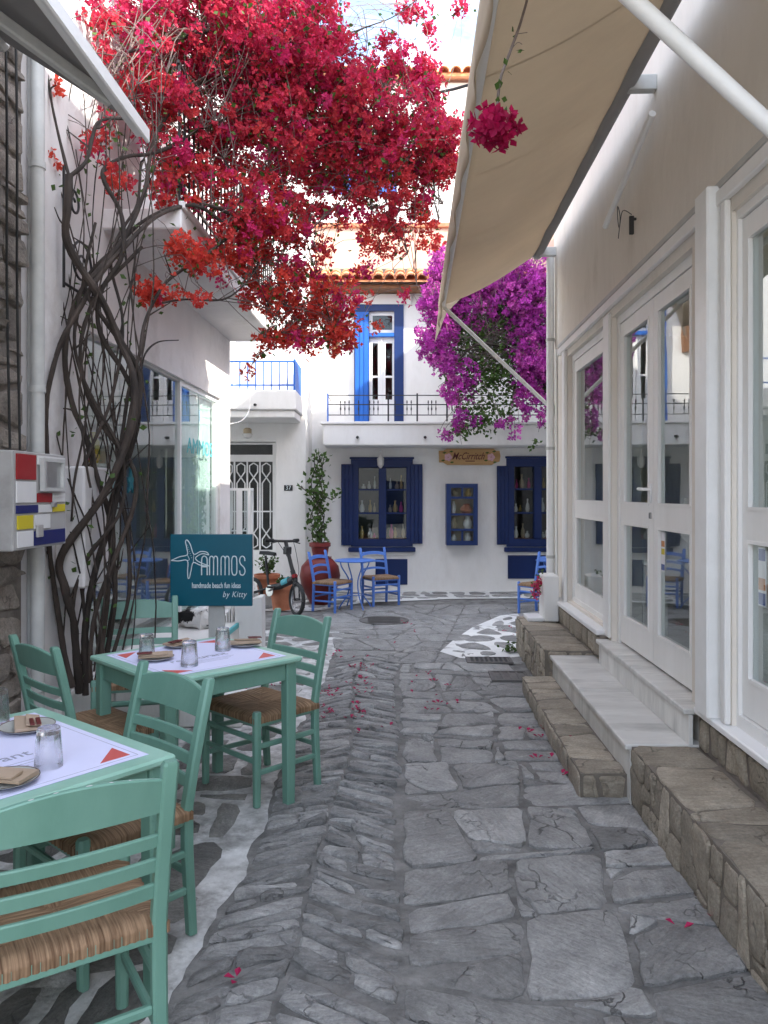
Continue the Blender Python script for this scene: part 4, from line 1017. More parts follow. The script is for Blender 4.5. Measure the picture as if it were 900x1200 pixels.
MB(FK).box(-1.3, 5.8, -1.4, -1.35, 2.4, 5.05).build('room_wall', 'plaster_dark', BH)
def blue_window(a0, a1, z0, z1, tw=.10):
    f = MB(FK); f.wall(a0 - .05, a1 + .05, z0 - .02, z1 + .05, -.12, .03, [(a0 + .07, a1 - .05, z0 + .10, z1 - .08)]); o = f.build('window', 'navy', BH, weld=True)
    mid = (a0 + a1) / 2 + .01
    MB(FK).box(mid - .06, mid + .06, -.10, .015, z0 + .10, z1 - .08, .006).build('mullion', 'navy', o)
    for (u0, u1) in ((a0 + .07, mid - .06), (mid + .06, a1 - .05)):
        zs = [z0 + .10, z0 + .10 + (z1 - z0 - .18) * .36, z0 + .10 + (z1 - z0 - .18) * .69, z1 - .08]
        for i in range(3):
            MB(FK).box(u0, u1, -.07, -.064, zs[i] + .008, zs[i + 1] - .008).build('pane', 'pane_glass', o)
            if i: MB(FK).box(u0, u1, -.085, -.045, zs[i] - .014, zs[i] + .014, .003).build('glazing_bar', 'navy', o)
            MB(FK).box(u0 - .02, u1 + .02, -.36, -.13, zs[i] - .012, zs[i] + .006).build('shelf', 'brown_wood', o)
            for k in range(3):
                xx = u0 + (u1 - u0) * (.2 + .3 * k) + rnd(-.02, .02); hh = rnd(.07, .24); ww = rnd(.02, .045)
                mt_ = random.choice(['ceramic', 'ceramic', 'goods_sand', 'brass', 'goods_pink'])
                tag(MB(FK).lathe([(ww * .6, 0), (ww, hh * .25), (ww * .8, hh * .55), (ww * .3, hh * .75), (ww * .45, hh)], 10, (xx, rnd(-.25, -.18), zs[i] + .007)).build('ornament', mt_, None, smooth=True),
                    '%s %s ornament on the %s shelf of the navy window %s' % ('tall' if hh > .15 else 'short', {'ceramic': 'white', 'goods_sand': 'sand coloured', 'brass': 'golden', 'goods_pink': 'pink'}[mt_], ('bottom', 'middle', 'top')[i], 'behind the blue chairs' if a0 < 1 else 'beside the wall cabinet'), 'ornament', 'ornaments in the navy windows')
    MB(FK).box(a0 - .09, a1 + .09, 0, .09, z0 - .10, z0 - .03, .008).build('sill', 'navy', o)
    MB(FK).box(a0 - .07, a1 + .07, .0, .05, z1 + .052, z1 + .085, .005).build('head_board', 'navy', o)
    MB(FK).box(a0 - .05, a1 + .06, 0, .03, z0 - .155, z0 - .105, .004).build('ledge', 'plaster', o)
    return o
def shutter(par, a0, a1, z0, z1):
    o = MB(FK).box(a0, a1, .012, .045, z0, z1, .004).build('shutter', 'navy', par)
    n = 3; s = (a1 - a0) / n
    for i in range(n): MB(FK).box(a0 + s * i + .004, a0 + s * (i + 1) - .004, .045, .058, z0 + .008, z1 - .008, .004).build('board', 'navy', o)
    for z in (z0 + .2, z1 - .22): MB(FK).box(a0 + .01, a1 - .01, .058, .064, z, z + .05).build('strap', 'navy', o)
w1 = blue_window(*wins[0]); w2 = blue_window(*wins[1])
shutter(w1, bX(400), bX(414), bZ(639), bZ(544)); shutter(w1, bX(481), bX(495), bZ(637), bZ(544))
shutter(w2, bX(582), bX(595.5), bZ(638), bZ(546))
for (a, b, c1, c2) in ((440, 477.5, 685, 655), (595, 660, 678, 646)):
    pnl = MB(FK).box(bX(a), bX(b), .0, .02, bZ(c1), bZ(c2), .004).build('basement_hatch', 'navy', BH)
# balcony slab
SY = 11.45; fS = BY - SY
MB(FK).box(X(378, SY), 3.2, 0, fS, Zp(522, SY), Zp(497, SY), .015).build('balcony_slab', 'plaster', BH)
MB(FK).box(X(378, SY) - .03, 3.2, 0, fS + .03, Zp(497, SY), Zp(494, SY), .006).build('balcony_edge', 'plaster', BH)
for px in (419, 498): MB(FK).tube([(X(px, SY), fS - .05, Zp(512, SY)), (X(px, SY), fS + .08, Zp(513, SY))], .022, 8).build('spout', 'black_metal', BH)
zt = Zp(494, SY); zr = Zp(463, SY); zm = Zp(466, SY) - .1; z2 = zt + .10
for h, r in ((zr, .008), (zm, .009), (z2, .008)):
    MB(FK).tube([(X(384, SY), fS - .03, h), (3.0, fS - .03, h)], r, 6).build('rail', 'black_metal', BH)
MB(FK).tube([(X(384, SY), 0, zr), (X(384, SY), fS - .03, zr)], .008, 6).build('rail', 'black_metal', BH)
for px in (384, 455, 489, 524): MB(FK).box(X(px, SY) - .012, X(px, SY) + .012, fS - .042, fS - .018, zt, zr + .03, .003).build('post', 'chair_blue' if px == 384 else 'black_metal', BH)
for px in (399, 404, 409, 420, 433, 438, 443, 463, 477, 482, 502, 506, 511, 530, 535, 540):
    x = X(px, SY)
    MB(FK).lathe([(.005, 0), (.005, .06), (.012, .09), (.005, .13), (.005, .17), (.011, .19), (.005, .22), (.005, zm - z2)], 6, (x, fS - .03, z2)).build('baluster', 'black_metal', BH, smooth=True)
# balcony door
f = MB(FK); f.wall(dh[0], dh[1], dh[2], dh[3], -.12, .02, [(dh[0] + .24, dh[1] - .15, 2.4, dh[3] - .10)]); dd = f.build('balcony_door', 'navy_door', BH, weld=True)
i0, i1 = dh[0] + .24, dh[1] - .15
f = MB(FK); f.wall(i0, i1, 2.45, dh[3] - .10, -.10, -.05, [(i0 + .05, (i0 + i1) / 2 - .06, 3.05, 3.40), (i0 + .05, (i0 + i1) / 2 - .06, 3.43, 3.95), ((i0 + i1) / 2 + .06, i1 - .03, 3.05, 3.40), ((i0 + i1) / 2 + .06, i1 - .03, 3.43, 3.95), (i0 + .05, i1 - .03, 4.16, dh[3] - .16)]); il = f.build('door_leaf', 'white_wood', dd, weld=True)
MB(FK).box(i0 + .02, i1 - .02, -.085, -.08, 3.0, dh[3] - .13).build('pane', 'pane_glass', dd)
MB(FK).box(i0, i1, -.045, .018, 4.04, 4.10, .004).build('transom', 'royal_blue', dd)
MB(FK).box((i0 + i1) / 2 - .012, (i0 + i1) / 2 + .012, -.048, -.03, 2.45, 4.03, .002).build('cover_strip', 'white_wood', dd)
# open shutter leaf standing out from the wall; sunlight put into its brighter blue
m = MB(FK); m.bar((dh[0] + .02, .03, 2.58), (dh[0] + .02, .03, 4.40), .04, .04); 
so_ = MB(FK).box(dh[0] + .01, dh[0] + .23, .024, .06, 2.52, 4.42, .005).build('open_shutter', 'royal_blue', dd)
for i in range(3): MB(FK).box(dh[0] + .02 + i * .068, dh[0] + .08 + i * .068, .06, .072, 2.55, 4.39, .004).build('board', 'royal_blue', so_)
MB(FK).box(dh[0] - .12, dh[1] + .12, .0, .04, dh[3], dh[3] + .16, .006).build('lintel', 'plaster', BH)
# tiled eave, beam and post
MB(FK).box(-1.1, 4.4, .0, .34, 4.72, 4.78, .006).build('eave_beam', 'brown_wood', BH)
MB(FK).box(bX(388) + .03, bX(395) + .03, .005, .10, 3.75, 4.72, .006).build('wooden_post', 'brown_wood', BH)
EV = MB(FK).add([(-1.15, .0, 5.03), (4.4, .0, 5.03), (4.4, .46, 4.81), (-1.15, .46, 4.81), (-1.15, .0, 4.99), (4.4, .0, 4.99), (4.4, .46, 4.785), (-1.15, .46, 4.785)], [(0, 1, 2, 3), (7, 6, 5, 4), (0, 4, 5, 1), (2, 6, 7, 3), (1, 5, 6, 2), (0, 3, 7, 4)]).build('eave', 'tile', BH)
def tile_mesh(r0, r1, L, name='roof_tile'):
    m = MB(); n = 6
    for y_, r, s in ((0, r0, 1), (L, r1, 1)):
        for ring in (1.0, .84):
            for k in range(n + 1):
                t = math.pi * k / n; m.v.append(Vector((r * ring * math.cos(t), y_, r * ring * math.sin(t))))
    q = n + 1
    for k in range(n):
        m.f += [(k, k + 1, 2 * q + k + 1, 2 * q + k), (q + k, 3 * q + k, 3 * q + k + 1, q + k + 1), (k, q + k, q + k + 1, k + 1), (2 * q + k, 2 * q + k + 1, 3 * q + k + 1, 3 * q + k)]
    m.f += [(0, 2 * q, 3 * q, q), (n, q + n, 3 * q + n, 2 * q + n)]
    return m
tm = tile_mesh(.085, .068, .30).build('roof_tile', 'tile', EV, local=True, smooth=True)
first = True
slope = math.atan2(.22, .46)
for r_ in range(2):
    for i in range(33):
        o = tm if first else tm.copy()
        if not first: COL.objects.link(o)
        first = False
        base = FK(-1.08 + i * .166, .49 - r_ * .20, 4.825 + r_ * .20 * .48 + .01 * r_)
        o.location = base - BH.location + Vector((rnd(-.006, .006), 0, rnd(-.004, .004))); o.rotation_euler = (slope, 0, rnd(-.02, .02)); o.parent = EV
# pink parapet, set-back upper house
MB(FK).box(-1.5, 6, -.75, -.55, 5.12, 5.95).build('parapet', 'plaster_pink', BH)
MB(FK).box(-1.55, 6, -.80, -.50, 5.95, 6.03, .01).build('parapet_cap', 'terracotta', BH)
UY = 15.2
UH = thing('upper_house', 'tall white house behind the tiled eave with a small blue window', 'building', (0, 17, 0))
FU = Frame((0, UY, 0), (1, 0, 0), (0, -1, 0))
uw = (X(408, UY), X(447, UY), Zp(228, UY), Zp(172, UY))
w = MB(FU); w.wall(-6.0, 6, 0, Zp(97, UY), -.3, 0, [uw]); w.build('wall', 'plaster', UH, weld=True)
MB(FU).box(-6, 6, -4, -3.8, 0, Zp(97, UY)).box(-6, -5.8, -3.8, -.3, 0, Zp(97, UY)).box(5.8, 6, -3.8, -.3, 0, Zp(97, UY)).build('outer_wall', 'plaster', UH)
f = MB(FU); f.wall(*uw, -.1, .03, [(uw[0] + .08, uw[1] - .08, uw[2] + .08, uw[3] - .08)]); wo_ = f.build('window', 'royal_blue', UH, weld=True)
MB(FU).box(uw[0] + .06, uw[1] - .06, -.08, -.07, uw[2] + .06, uw[3] - .06).build('pane', 'pane_glass', wo_)
MB(FU).box((uw[0] + uw[1]) / 2 - .03, (uw[0] + uw[1]) / 2 + .03, -.06, -.02, uw[2] + .08, uw[3] - .08).build('mullion', 'royal_blue', wo_)
MB(FU).box(uw[0] - .3, uw[0] - .01, .01, .05, uw[2], uw[3], .004).build('shutter', 'royal_blue', wo_); MB(FU).box(uw[1] + .01, uw[1] + .3, .01, .05, uw[2], uw[3], .004).build('shutter', 'royal_blue', wo_)
zt_ = Zp(97, UY)
rf = MB(FU).add([(-6.2, .25, zt_), (6.2, .25, zt_), (6.2, -4.1, zt_ + 1.2), (-6.2, -4.1, zt_ + 1.2), (-6.2, .25, zt_ + .06), (6.2, .25, zt_ + .06), (6.2, -4.1, zt_ + 1.26), (-6.2, -4.1, zt_ + 1.26)], [(3, 2, 1, 0), (4, 5, 6, 7), (0, 1, 5, 4), (2, 3, 7, 6), (1, 2, 6, 5), (0, 4, 7, 3)]).build('roof', 'tile', UH)
um = tile_mesh(.12, .10, .5).build('roof_tile', 'tile', rf, local=True, smooth=True)
for i in range(36):
    o = um if i == 0 else um.copy()
    if i: COL.objects.link(o)
    o.parent = rf; o.location = FU(-2.6 + i * .235, .30, zt_ + .05) - UH.location; o.rotation_euler = (math.atan2(1.2, 4.35), 0, rnd(-.03, .03))

# ---- unseen white house added behind the viewpoint to keep open sky out of panes
OH = thing('reflection_house', 'unseen low white house added behind the viewpoint for window reflections', 'building', (0, -15, 0))
FO = Frame((0, -14, 0), (-1, 0, 0), (0, 1, 0))
w = MB(FO); w.wall(-9, 9, 0, 5.2, -.3, 0, [(-6, -5, .9, 2.2), (-1, .1, 0, 2.2), (3, 4, .9, 2.2), (-5.8, -5, 3.2, 4.5), (2.6, 3.5, 3.2, 4.5)]); w.build('wall', 'plaster_cream', OH, weld=True)
MB(FO).box(-9, 9, -4, -1.2, 0, 5.2).build('core', 'plaster_dark', OH); MB(FO).box(-9.1, 9.1, -4.1, .1, 5.2, 5.4).build('roof', 'plaster', OH)
for (a0, a1, z0, z1) in ((-6, -5, .9, 2.2), (-1, .1, 0, 2.2), (3, 4, .9, 2.2), (-5.8, -5, 3.2, 4.5), (2.6, 3.5, 3.2, 4.5)): MB(FO).box(a0, a1, -.2, -.15, z0, z1).build('shutter', 'navy_door', OH)
# ---- things on the back wall
# sign board
sg = thing('sign_board', 'carved wooden name board with painted roses above the wall cabinet', 'sign', FK(bX(550), .0, bZ(545)))
poly = [(514, 528.5), (519, 528.5), (523, 526), (578, 526), (581, 528.5), (585, 528.5), (586, 535), (585, 541), (580, 542.5), (576, 545), (524, 545), (519, 542), (514.5, 542)]
MB(FK).prism([(bX(a), bZ(b)) for a, b in poly], .012, .045).build('board', 'sign_wood', sg)
Mk = lambda a, d, h: Matrix.Translation(FK(a, d, h)) @ Matrix.Rotation(R(90), 4, 'X')
text('lettering', 'McCirritch', .16, 'maroon', sg, Mk(bX(548), .0465, bZ(535)), sx=.72, shear=.45, bold=.001)
MB(FK).box(bX(545), bX(556), .045, .0465, bZ(541), bZ(540)).build('underline', 'maroon', sg)
for cx_, s in ((525, 1), (575, -1)):
    for k in range(5):
        t = k * 1.26
        MB(FK).lathe([(0, 0), (.032, .0), (.018, .006), (0, .008)], 7, (0, 0, 0)).v
        ro = MB(); ro.lathe([(.030, 0), (.022, .006), (0, .008)], 7)
        c0 = FK(bX(cx_) + .035 * math.cos(t), .045, bZ(536) + .035 * math.sin(t))
        ro.v = [c0 + Vector((v.x, -v.z, v.y)) for v in ro.v]
        ro.build('rose_petal', 'paper_pink', sg)
    for (ddx, dy) in ((-.06, .07), (.05, .09), (-.08, -.05), (.06, -.08)):
        lf = MB(); c0 = FK(bX(cx_) + ddx, .0455, bZ(536) + dy)
        lf.add([c0 + Vector((-.035, 0, 0)), c0 + Vector((0, 0, .016)), c0 + Vector((.035, 0, .005)), c0 + Vector((0, 0, -.016)), c0 + Vector((-.035, .001, 0)), c0 + Vector((0, .001, .016)), c0 + Vector((.035, .001, .005)), c0 + Vector((0, .001, -.016))], [(0, 1, 2, 3), (7, 6, 5, 4), (0, 4, 5, 1), (1, 5, 6, 2), (2, 6, 7, 3), (3, 7, 4, 0)]); lf.build('painted_leaf', 'leaf', sg)
# wall cabinet
cb = thing('wall_cabinet', 'blue wall cabinet with small glass panes hanging below the wooden name board', 'cabinet', FK(bX(540), .0, bZ(639)))
c0, c1, e0, e1 = bX(522), bX(558), bZ(638), bZ(567)
m = MB(FK); m.wall(c0, c1, e0, e1, .0, .2, [(c0 + .03, c1 - .03, e0 + .03, e1 - .03)]); m.build('case', 'navy', cb, weld=True)
MB(FK).box(c0 + .03, c1 - .03, .004, .014, e0 + .03, e1 - .03).build('back_panel', 'goods_sand', cb)
zs = [e0 + .05, e0 + .24, e0 + .48, e0 + .74, e1 - .05]
m = MB(FK); hol = []
for i in range(4):
    if i in (0, 3): hol += [(c0 + .07, (c0 + c1) / 2 - .015, zs[i] + .02, zs[i + 1] - .015), ((c0 + c1) / 2 + .015, c1 - .07, zs[i] + .02, zs[i + 1] - .015)]
    else: hol.append((c0 + .07, c1 - .07, zs[i] + .02, zs[i + 1] - .015))
m.wall(c0, c1, e0, e1, .201, .225, hol); m.build('door', 'navy_door', cb, weld=True)
MB(FK).box(c0 + .05, c1 - .05, .195, .199, e0 + .05, e1 - .05).build('pane', 'pane_glass', cb)
for i in (1, 2, 3): MB(FK).box(c0 + .03, c1 - .03, .015, .19, zs[i] - .006, zs[i] + .006).build('shelf', 'white_wood', cb)
lab = 'small piece of pottery inside the blue wall cabinet'
for i, (a, mt, hh, ww) in enumerate([(.12, 'ceramic', .14, .05), (.34, 'ceramic', .16, .06), (.12, 'goods_sand', .2, .05), (.34, 'ceramic', .2, .075), (.12, 'ceramic', .2, .04), (.32, 'terracotta', .16, .10), (.14, 'goods_sand', .12, .05), (.35, 'brass', .13, .05)]):
    tag(MB(FK).lathe([(ww * .6, 0), (ww, hh * .35), (ww * .9, hh * .6), (ww * .5, hh * .85), (ww * .55, hh)], 14, (c0 + a, .10, zs[i // 2] + (.007 if i > 1 else -.018))).build('pottery', mt, None, smooth=True), '%s piece of pottery on the %s shelf of the blue wall cabinet, %s side' % ({'ceramic': 'white', 'goods_sand': 'sand coloured', 'terracotta': 'terracotta', 'brass': 'golden'}[mt], ('lowest', 'second', 'third', 'top')[i // 2], 'urn' if i % 2 == 0 else 'shop corner'), 'pottery', 'pottery in the wall cabinet')
# lantern over the left window
ln = thing('wall_lantern', 'small white glass wall lantern over the navy window', 'lantern', FK(bX(446), .15, bZ(548)))
MB(FK).lathe([(.015, -.11), (.05, -.06), (.055, .04), (.02, .1), (.015, .14)], 6, (bX(446), .14, bZ(541))).build('glass', 'ceramic', ln)
MB(FK).tube([(bX(446), .0, bZ(528)), (bX(446), .10, bZ(527)), (bX(446), .14, bZ(531))], .012, 8).build('bracket', 'white_metal', ln, smooth=True)
# pipes
pp = thing('downpipe', 'thin white drainpipe beside the climbing pot plant', 'pipe', FK(bX(362), .04, 0))
MB(FK).tube([(bX(362), .04, 0), (bX(362), .04, 4.6)], .032, 10).build('pipe', 'white_metal', pp, smooth=True)
for h in (1.1, 2.6, 3.8): MB(FK).tube([(bX(362), .04, h), (bX(362), .04, h + .03)], .04, 10).build('collar', 'white_metal', pp, smooth=True)
cd = thing('wall_conduit', 'thin white electric conduit with junction box above the name board', 'conduit', FK(bX(560), .0, bZ(530)))
MB(FK).tube([(bX(520), .02, bZ(525)), (bX(594), .02, bZ(523.5))], .012, 8).build('pipe', 'white_metal', cd, smooth=True)
MB(FK).box(bX(593), bX(601), .0, .05, bZ(527), bZ(520), .004).build('junction_box', 'white_metal', cd)
MB(FK).tube([(bX(598), .02, bZ(533)), (bX(660), .02, bZ(533))], .010, 8).build('pipe', 'white_metal', cd, smooth=True)
# overhead cable
tag(MB().tube(spline([P(380, 112, 9), P(470, 115, 8.8), P(525, 106, 8.6), P(565, 96, 8.4), P(700, 70, 8)], 6), .016, 8).build('cable', 'black_rubber', None, smooth=True), 'thick black overhead cable crossing the lane above the awning', 'cable')

# ------------------------------------------------------------------ chairs
def post(mb, pts, w, h, ch=.007):
    rings = []
    for (x, y, z, s) in pts:
        a, b = w / 2 * s, h / 2 * s; c = ch * s
        rings.append([(x - a + c, y - b, z), (x + a - c, y - b, z), (x + a, y - b + c, z), (x + a, y + b - c, z), (x + a - c, y + b, z), (x - a + c, y + b, z), (x - a, y + b - c, z), (x - a, y - b + c, z)])
    vs = [p for r in rings for p in r]; fs = []
    for i in range(len(rings) - 1):
        for k in range(8): fs.append((i * 8 + k, i * 8 + (k + 1) % 8, i * 8 + 8 + (k + 1) % 8, i * 8 + 8 + k))
    fs.append(tuple(range(7, -1, -1))); fs.append(tuple((len(rings) - 1) * 8 + k for k in range(8)))
    mb.add(vs, fs)
def lean(z): return -.195 if z < .44 else -.195 - .10 * ((z - .44) / .46) ** 1.15
def curved_rail(mb, x0, x1, zb, zt, arch, th, bow=.015, archb=0):
    n = 14; vs = []; fs = []
    for i in range(n + 1):
        t = i / n; x = x0 + (x1 - x0) * t; k = 1 - (2 * t - 1) ** 2
        zz0, zz1 = zb + archb * k, zt + arch * k
        for (z, d) in ((zz0, -.5), (zz0 + .0, .5), (zz1 - .004, .5), (zz1, .3), (zz1, -.3), (zz1 - .004, -.5)):
            vs.append((x, lean(z) - bow * k + d * th, z))
    for i in range(n):
        for k in range(6): fs.append((i * 6 + k, i * 6 + (k + 1) % 6, i * 6 + 6 + (k + 1) % 6, i * 6 + 6 + k))
    fs.append(tuple(range(6))); fs.append(tuple(n * 6 + k for k in range(5, -1, -1)))
    mb.add(vs, fs)
def rush_seat(parent, w=.475, d=.41, z=.455):
    n = 84; vs = []; att = []; fs = []
    for j in range(n + 1):
        for i in range(n + 1):
            s = (i / n * 2 - 1) * 1.12; t = (j / n * 2 - 1) * 1.12
            m_ = max(abs(s), abs(t))
            sx = max(-1, min(1, s)); ty = max(-1, min(1, t))
            over = max(0, m_ - 1)
            x, y = sx * w / 2, ty * d / 2
            edge = max(0, (m_ - .80) / .20) if m_ < 1 else 1
            zz = z - .013 * edge ** 2 - over * .26 - .010 * (1 - min(1, m_)) ** 2
            if abs(t) > abs(s): cr_, al = x, t
            else: cr_, al = y, s
            zz += .0016 * math.sin(cr_ / .0105 * math.pi) * (1 if m_ < 1 else 0)
            if m_ >= 1:
                k = .0025 * math.sin(cr_ / .0105 * math.pi); 
                if abs(t) > abs(s): y += math.copysign(k + .004, t)
                else: x += math.copysign(k + .004, s)
            vs.append((x, y, zz)); att.append((cr_ / .0062, al * 1.4 + (7 if abs(t) > abs(s) else 0), 3 if s + t > 0 else 0))
    for j in range(n):
        for i in range(n):
            k = j * (n + 1) + i; fs.append((k, k + 1, k + n + 2, k + n + 1))
    me = bpy.data.meshes.new('seat'); me.from_pydata(vs, [], fs); me.shade_smooth()
    a = me.attributes.new('strand', 'FLOAT_VECTOR', 'POINT'); a.data.foreach_set('vector', [c for v in att for c in v])
    me.materials.append(MAT('rush')); o = bpy.data.objects.new('seat', me); COL.objects.link(o); o.parent = parent
    return o
def make_chair(name, label, mat, group, slats=((.513, .553), (.586, .624), (.655, .690)), crest=(.750, .838, .028), arch=0.0):
    t = thing(name, label, 'chair', (0, 0, 0), 0, group)
    rush_seat(t)
    for s in (-1, 1):
        m = MB(); post(m, [(s * .217, -.215, 0, .92), (s * .217, -.197, .30, 1), (s * .217, lean(.45), .45, 1), (s * .217, lean(.6), .6, 1), (s * .217, lean(.75), .75, 1), (s * .217, lean(.875), .875, 1), (s * .217, lean(.885), .885, .75)], .040, .036)
        m.build('rear_leg', mat, t, local=True, smooth=30)
        m = MB(); post(m, [(s * .225, .190, 0, .85), (s * .225, .190, .25, 1), (s * .225, .190, .462, 1), (s * .225, .190, .470, .8)], .040, .040, .010)
        m.build('front_leg', mat, t, local=True, smooth=30)
        for z in (.16, .29):
            MB().bar((s * .219, -.19, z), (s * .225, .17, z + .005), .02, .026, c=.005).build('side_stretcher', mat, t, local=True)
        MB().bar((s * .219, -.175, .415), (s * .225, .172, .415), .024, .045, c=.004).build('seat_rail', mat, t, local=True)
    for z in (.22, .33): MB().bar((-.207, .19, z), (.207, .19, z), .02, .026, c=.005).build('front_stretcher', mat, t, local=True)
    MB().bar((-.20, -.2, .22), (.20, -.2, .22), .02, .026, c=.005).build('back_stretcher', mat, t, local=True)
    for y in (.19, -.195): MB().bar((-.207, y, .415), (.207, y, .415), .024, .045, c=.004).build('seat_rail', mat, t, local=True)
    m = MB(); curved_rail(m, -.205, .205, crest[0], crest[1], crest[2], .018, archb=arch); m.build('crest_rail', mat, t, local=True, smooth=30)
    for (a, b) in slats:
        m = MB(); curved_rail(m, -.205, .205, a, b, arch, .014, archb=arch); m.build('slat', mat, t, local=True, smooth=30)
    return t
def facing(x, y): return math.atan2(y, x) - math.pi / 2
gp = 'green taverna chairs around the green tables'
ch = make_chair('taverna_chair', 'green chair with three slats drawn up with its back to the lane, chipped crest rail', 'green_paint', gp)
def place(o, cx, cy, fx, fy, label=None, first=False, sc=1.0):
    c = o if first else copy_tree(o)
    c.location = (cx, cy, .008); c.scale = (sc, sc, sc); c.rotation_euler = (0, 0, facing(fx, fy))
    if label: c['label'] = label
    return c
EN = place(ch, -.875, 2.045, -.55, .83, 'green chair with white chips on its crest rail, tucked under a table', True)
place(ch, -.66, 4.10, -.69, -.72, 'green chair beside the open lane, drawn up to the table before the teal sign')
place(ch, -.985, 2.70, -.66, -.75, 'green chair standing back to back between the two green tables')
place(ch, -1.395, 3.70, .67, .74, 'green chair beside the rubble wall below the meter box')
place(ch, -1.50, 4.68, .25, -.97, 'green chair between the twisted vine stems and the table')
# worn paint chips on the near chair's crest
cr = [c for c in EN.children if c.name.startswith('crest_rail')][0]
for (x, z) in ((.02, .836), (-.05, .846), (.07, .838), (-.10, .834), (.115, .835)):
    k = 1 - (x / .205) ** 2; zt2 = .838 + .028 * k
    MB().lathe([(.0, -.001), (.006, 0), (.004, .001), (0, .0013)], 7, (x, lean(zt2) - .015 * k + .0, zt2 - .001), sx=rnd(.6, 2), sy=rnd(.4, .8)).build('paint_chip', 'paint_white', cr, local=True)

# ------------------------------------------------------------------ green tables
def green_table(cx, cy, size, rz, label):
    t = thing('taverna_table', label, 'table', (cx, cy, .008), rz, 'green taverna tables')
    s = size / 2
    MB().box(-s, s, -s, s, .716, .742, .007).build('table_top', 'green_top', t, local=True)
    for x in (-1, 1):
        for y in (-1, 1):
            m = MB(); post(m, [(x * (s - .05), y * (s - .05), 0, .8), (x * (s - .05), y * (s - .05), .5, 1), (x * (s - .05), y * (s - .05), .716, 1)], .058, .058, .006); m.build('leg', 'green_paint', t, local=True, smooth=30)
    for k in (-1, 1):
        MB().box(-s + .08, s - .08, k * (s - .045) - .011, k * (s - .045) + .011, .63, .716, .003).build('apron', 'green_paint', t, local=True)
        MB().box(k * (s - .045) - .011, k * (s - .045) + .011, -s + .08, s - .08, .63, .716, .003).build('apron', 'green_paint', t, local=True)
    return t
TT = .008 + .742
T2 = (-.937, 3.835, R(44)); T1 = (-1.235, 2.33, R(51))
green_table(T2[0], T2[1], .755, T2[2], 'green square table before the teal shop sign, set with three tumblers')
green_table(T1[0], T1[1], .84, T1[2], 'green square table beside the rubble wall, its mat printed with restaurant')
def mat_sheet(cx, cy, size, rz, label, body):
    t = thing('paper_placemat', label, 'placemat', (cx, cy, TT + .001), rz)
    s = size / 2
    MB().box(-s, s, -s, s, 0, .0012).build('sheet', 'paper_lilac', t, local=True)
    for (x, y) in ((1, 1), (-1, 1), (1, -1), (-1, -1)):
        k = s - .04
        MB().add([(x * k, y * k, .0022), (x * (k - .10), y * k, .0022), (x * k, y * (k - .10), .0022), (x * k, y * k, .0012), (x * (k - .10), y * k, .0012), (x * k, y * (k - .10), .0012)], [(0, 1, 2), (5, 4, 3), (0, 3, 4, 1), (1, 4, 5, 2), (2, 5, 3, 0)]).build('corner_print', 'paper_red', t, local=True)
    tx = bpy.data.objects
    o = text('lettering', body, .075, 'ink_grey', None, Matrix.Identity(4), ex=.0003)
    o.parent = t; o.location = (-.02, -.06, .0020)
    for i in range(3):
        MB().box(-.16 + .02 * i, .14 - .03 * i, -.125 - i * .022, -.122 - i * .022, .0012, .0016).build('printed_line', 'ink_grey', t, local=True)
    m = MB(); m.wall(-s + .022, s - .022, -s + .022, s - .022, .0012, .0016, [(-s + .0235, s - .0235, -s + .0235, s - .0235)]); m.v = [Vector((v.x, v.z, v.y)) for v in m.v]; m.build('printed_border', 'ink_grey', t, local=True)
mat_sheet(T2[0], T2[1], .64, T2[2], 'lilac white paper mat on the table before the teal sign', 'restaurant')
mat_sheet(T1[0], T1[1], .72, T1[2], 'lilac white paper mat on the table beside the rubble wall', 'restaurant')
ZM = TT + .0030
# plates with folded napkins
def plate(px, py, rz, label, r=.085):
    p = G(px, py, ZM); t = thing('plate', label, 'plate', (p.x, p.y, ZM), rz)
    MB().lathe([(r * .55, .0), (r * .62, .004), (r * .96, .013), (r, .016), (r * .96, .0165), (r * .62, .008), (0, .006)], 32).build('dish', 'plate', t, local=True, smooth=True)
    MB().lathe([(r * .975, .0155), (r * 1.0, .0165), (r * 1.005, .0175), (r * .975, .0178), (r * .975, .0155)], 32, cap=False).build('rim', 'plate_rim', t, local=True, smooth=True)
    n = thing('napkin', 'brown napkin on the ' + label, 'napkin', (p.x, p.y, ZM + .018), rz)
    MB().add([(-.085, -.04, .0), (.075, -.045, .0), (.08, .035, .0), (-.08, .045, .0), (-.085, -.04, .006), (.075, -.045, .008), (.08, .035, .014), (-.08, .045, .010)], [(3, 2, 1, 0), (4, 5, 6, 7), (0, 1, 5, 4), (1, 2, 6, 5), (2, 3, 7, 6), (3, 0, 4, 7)]).build('paper', 'napkin', n, local=True)
    MB().add([(-.07, -.035, .0085), (.05, -.04, .0095), (.055, .0, .015), (-.065, .01, .012), (-.07, -.035, .013), (.05, -.04, .015), (.055, .0, .022), (-.065, .01, .018)], [(3, 2, 1, 0), (4, 5, 6, 7), (0, 1, 5, 4), (1, 2, 6, 5), (2, 3, 7, 6), (3, 0, 4, 7)]).build('folded_flap', 'napkin', n, local=True)
    for y in (-.018, .002): MB().bar((-.09, y - .01, .021), (-.02, y - .012, .023), .014, .005, c=.001).build('cutlery_sleeve', 'maroon', n, local=True)
plate(287, 757, R(200), 'plate beside the chair on the lane side, before the teal sign')
plate(183, 773, R(20), 'plate between the two tumblers, before the teal sign')
plate(211, 758, R(60), 'plate nearest the back chair, before the teal sign', .08)
plate(32, 855, R(120), 'plate behind the tumbler, on the table beside the rubble wall', .09)
plate(6, 918, R(-10), 'plate by the chipped chair, on the table beside the rubble wall', .09)
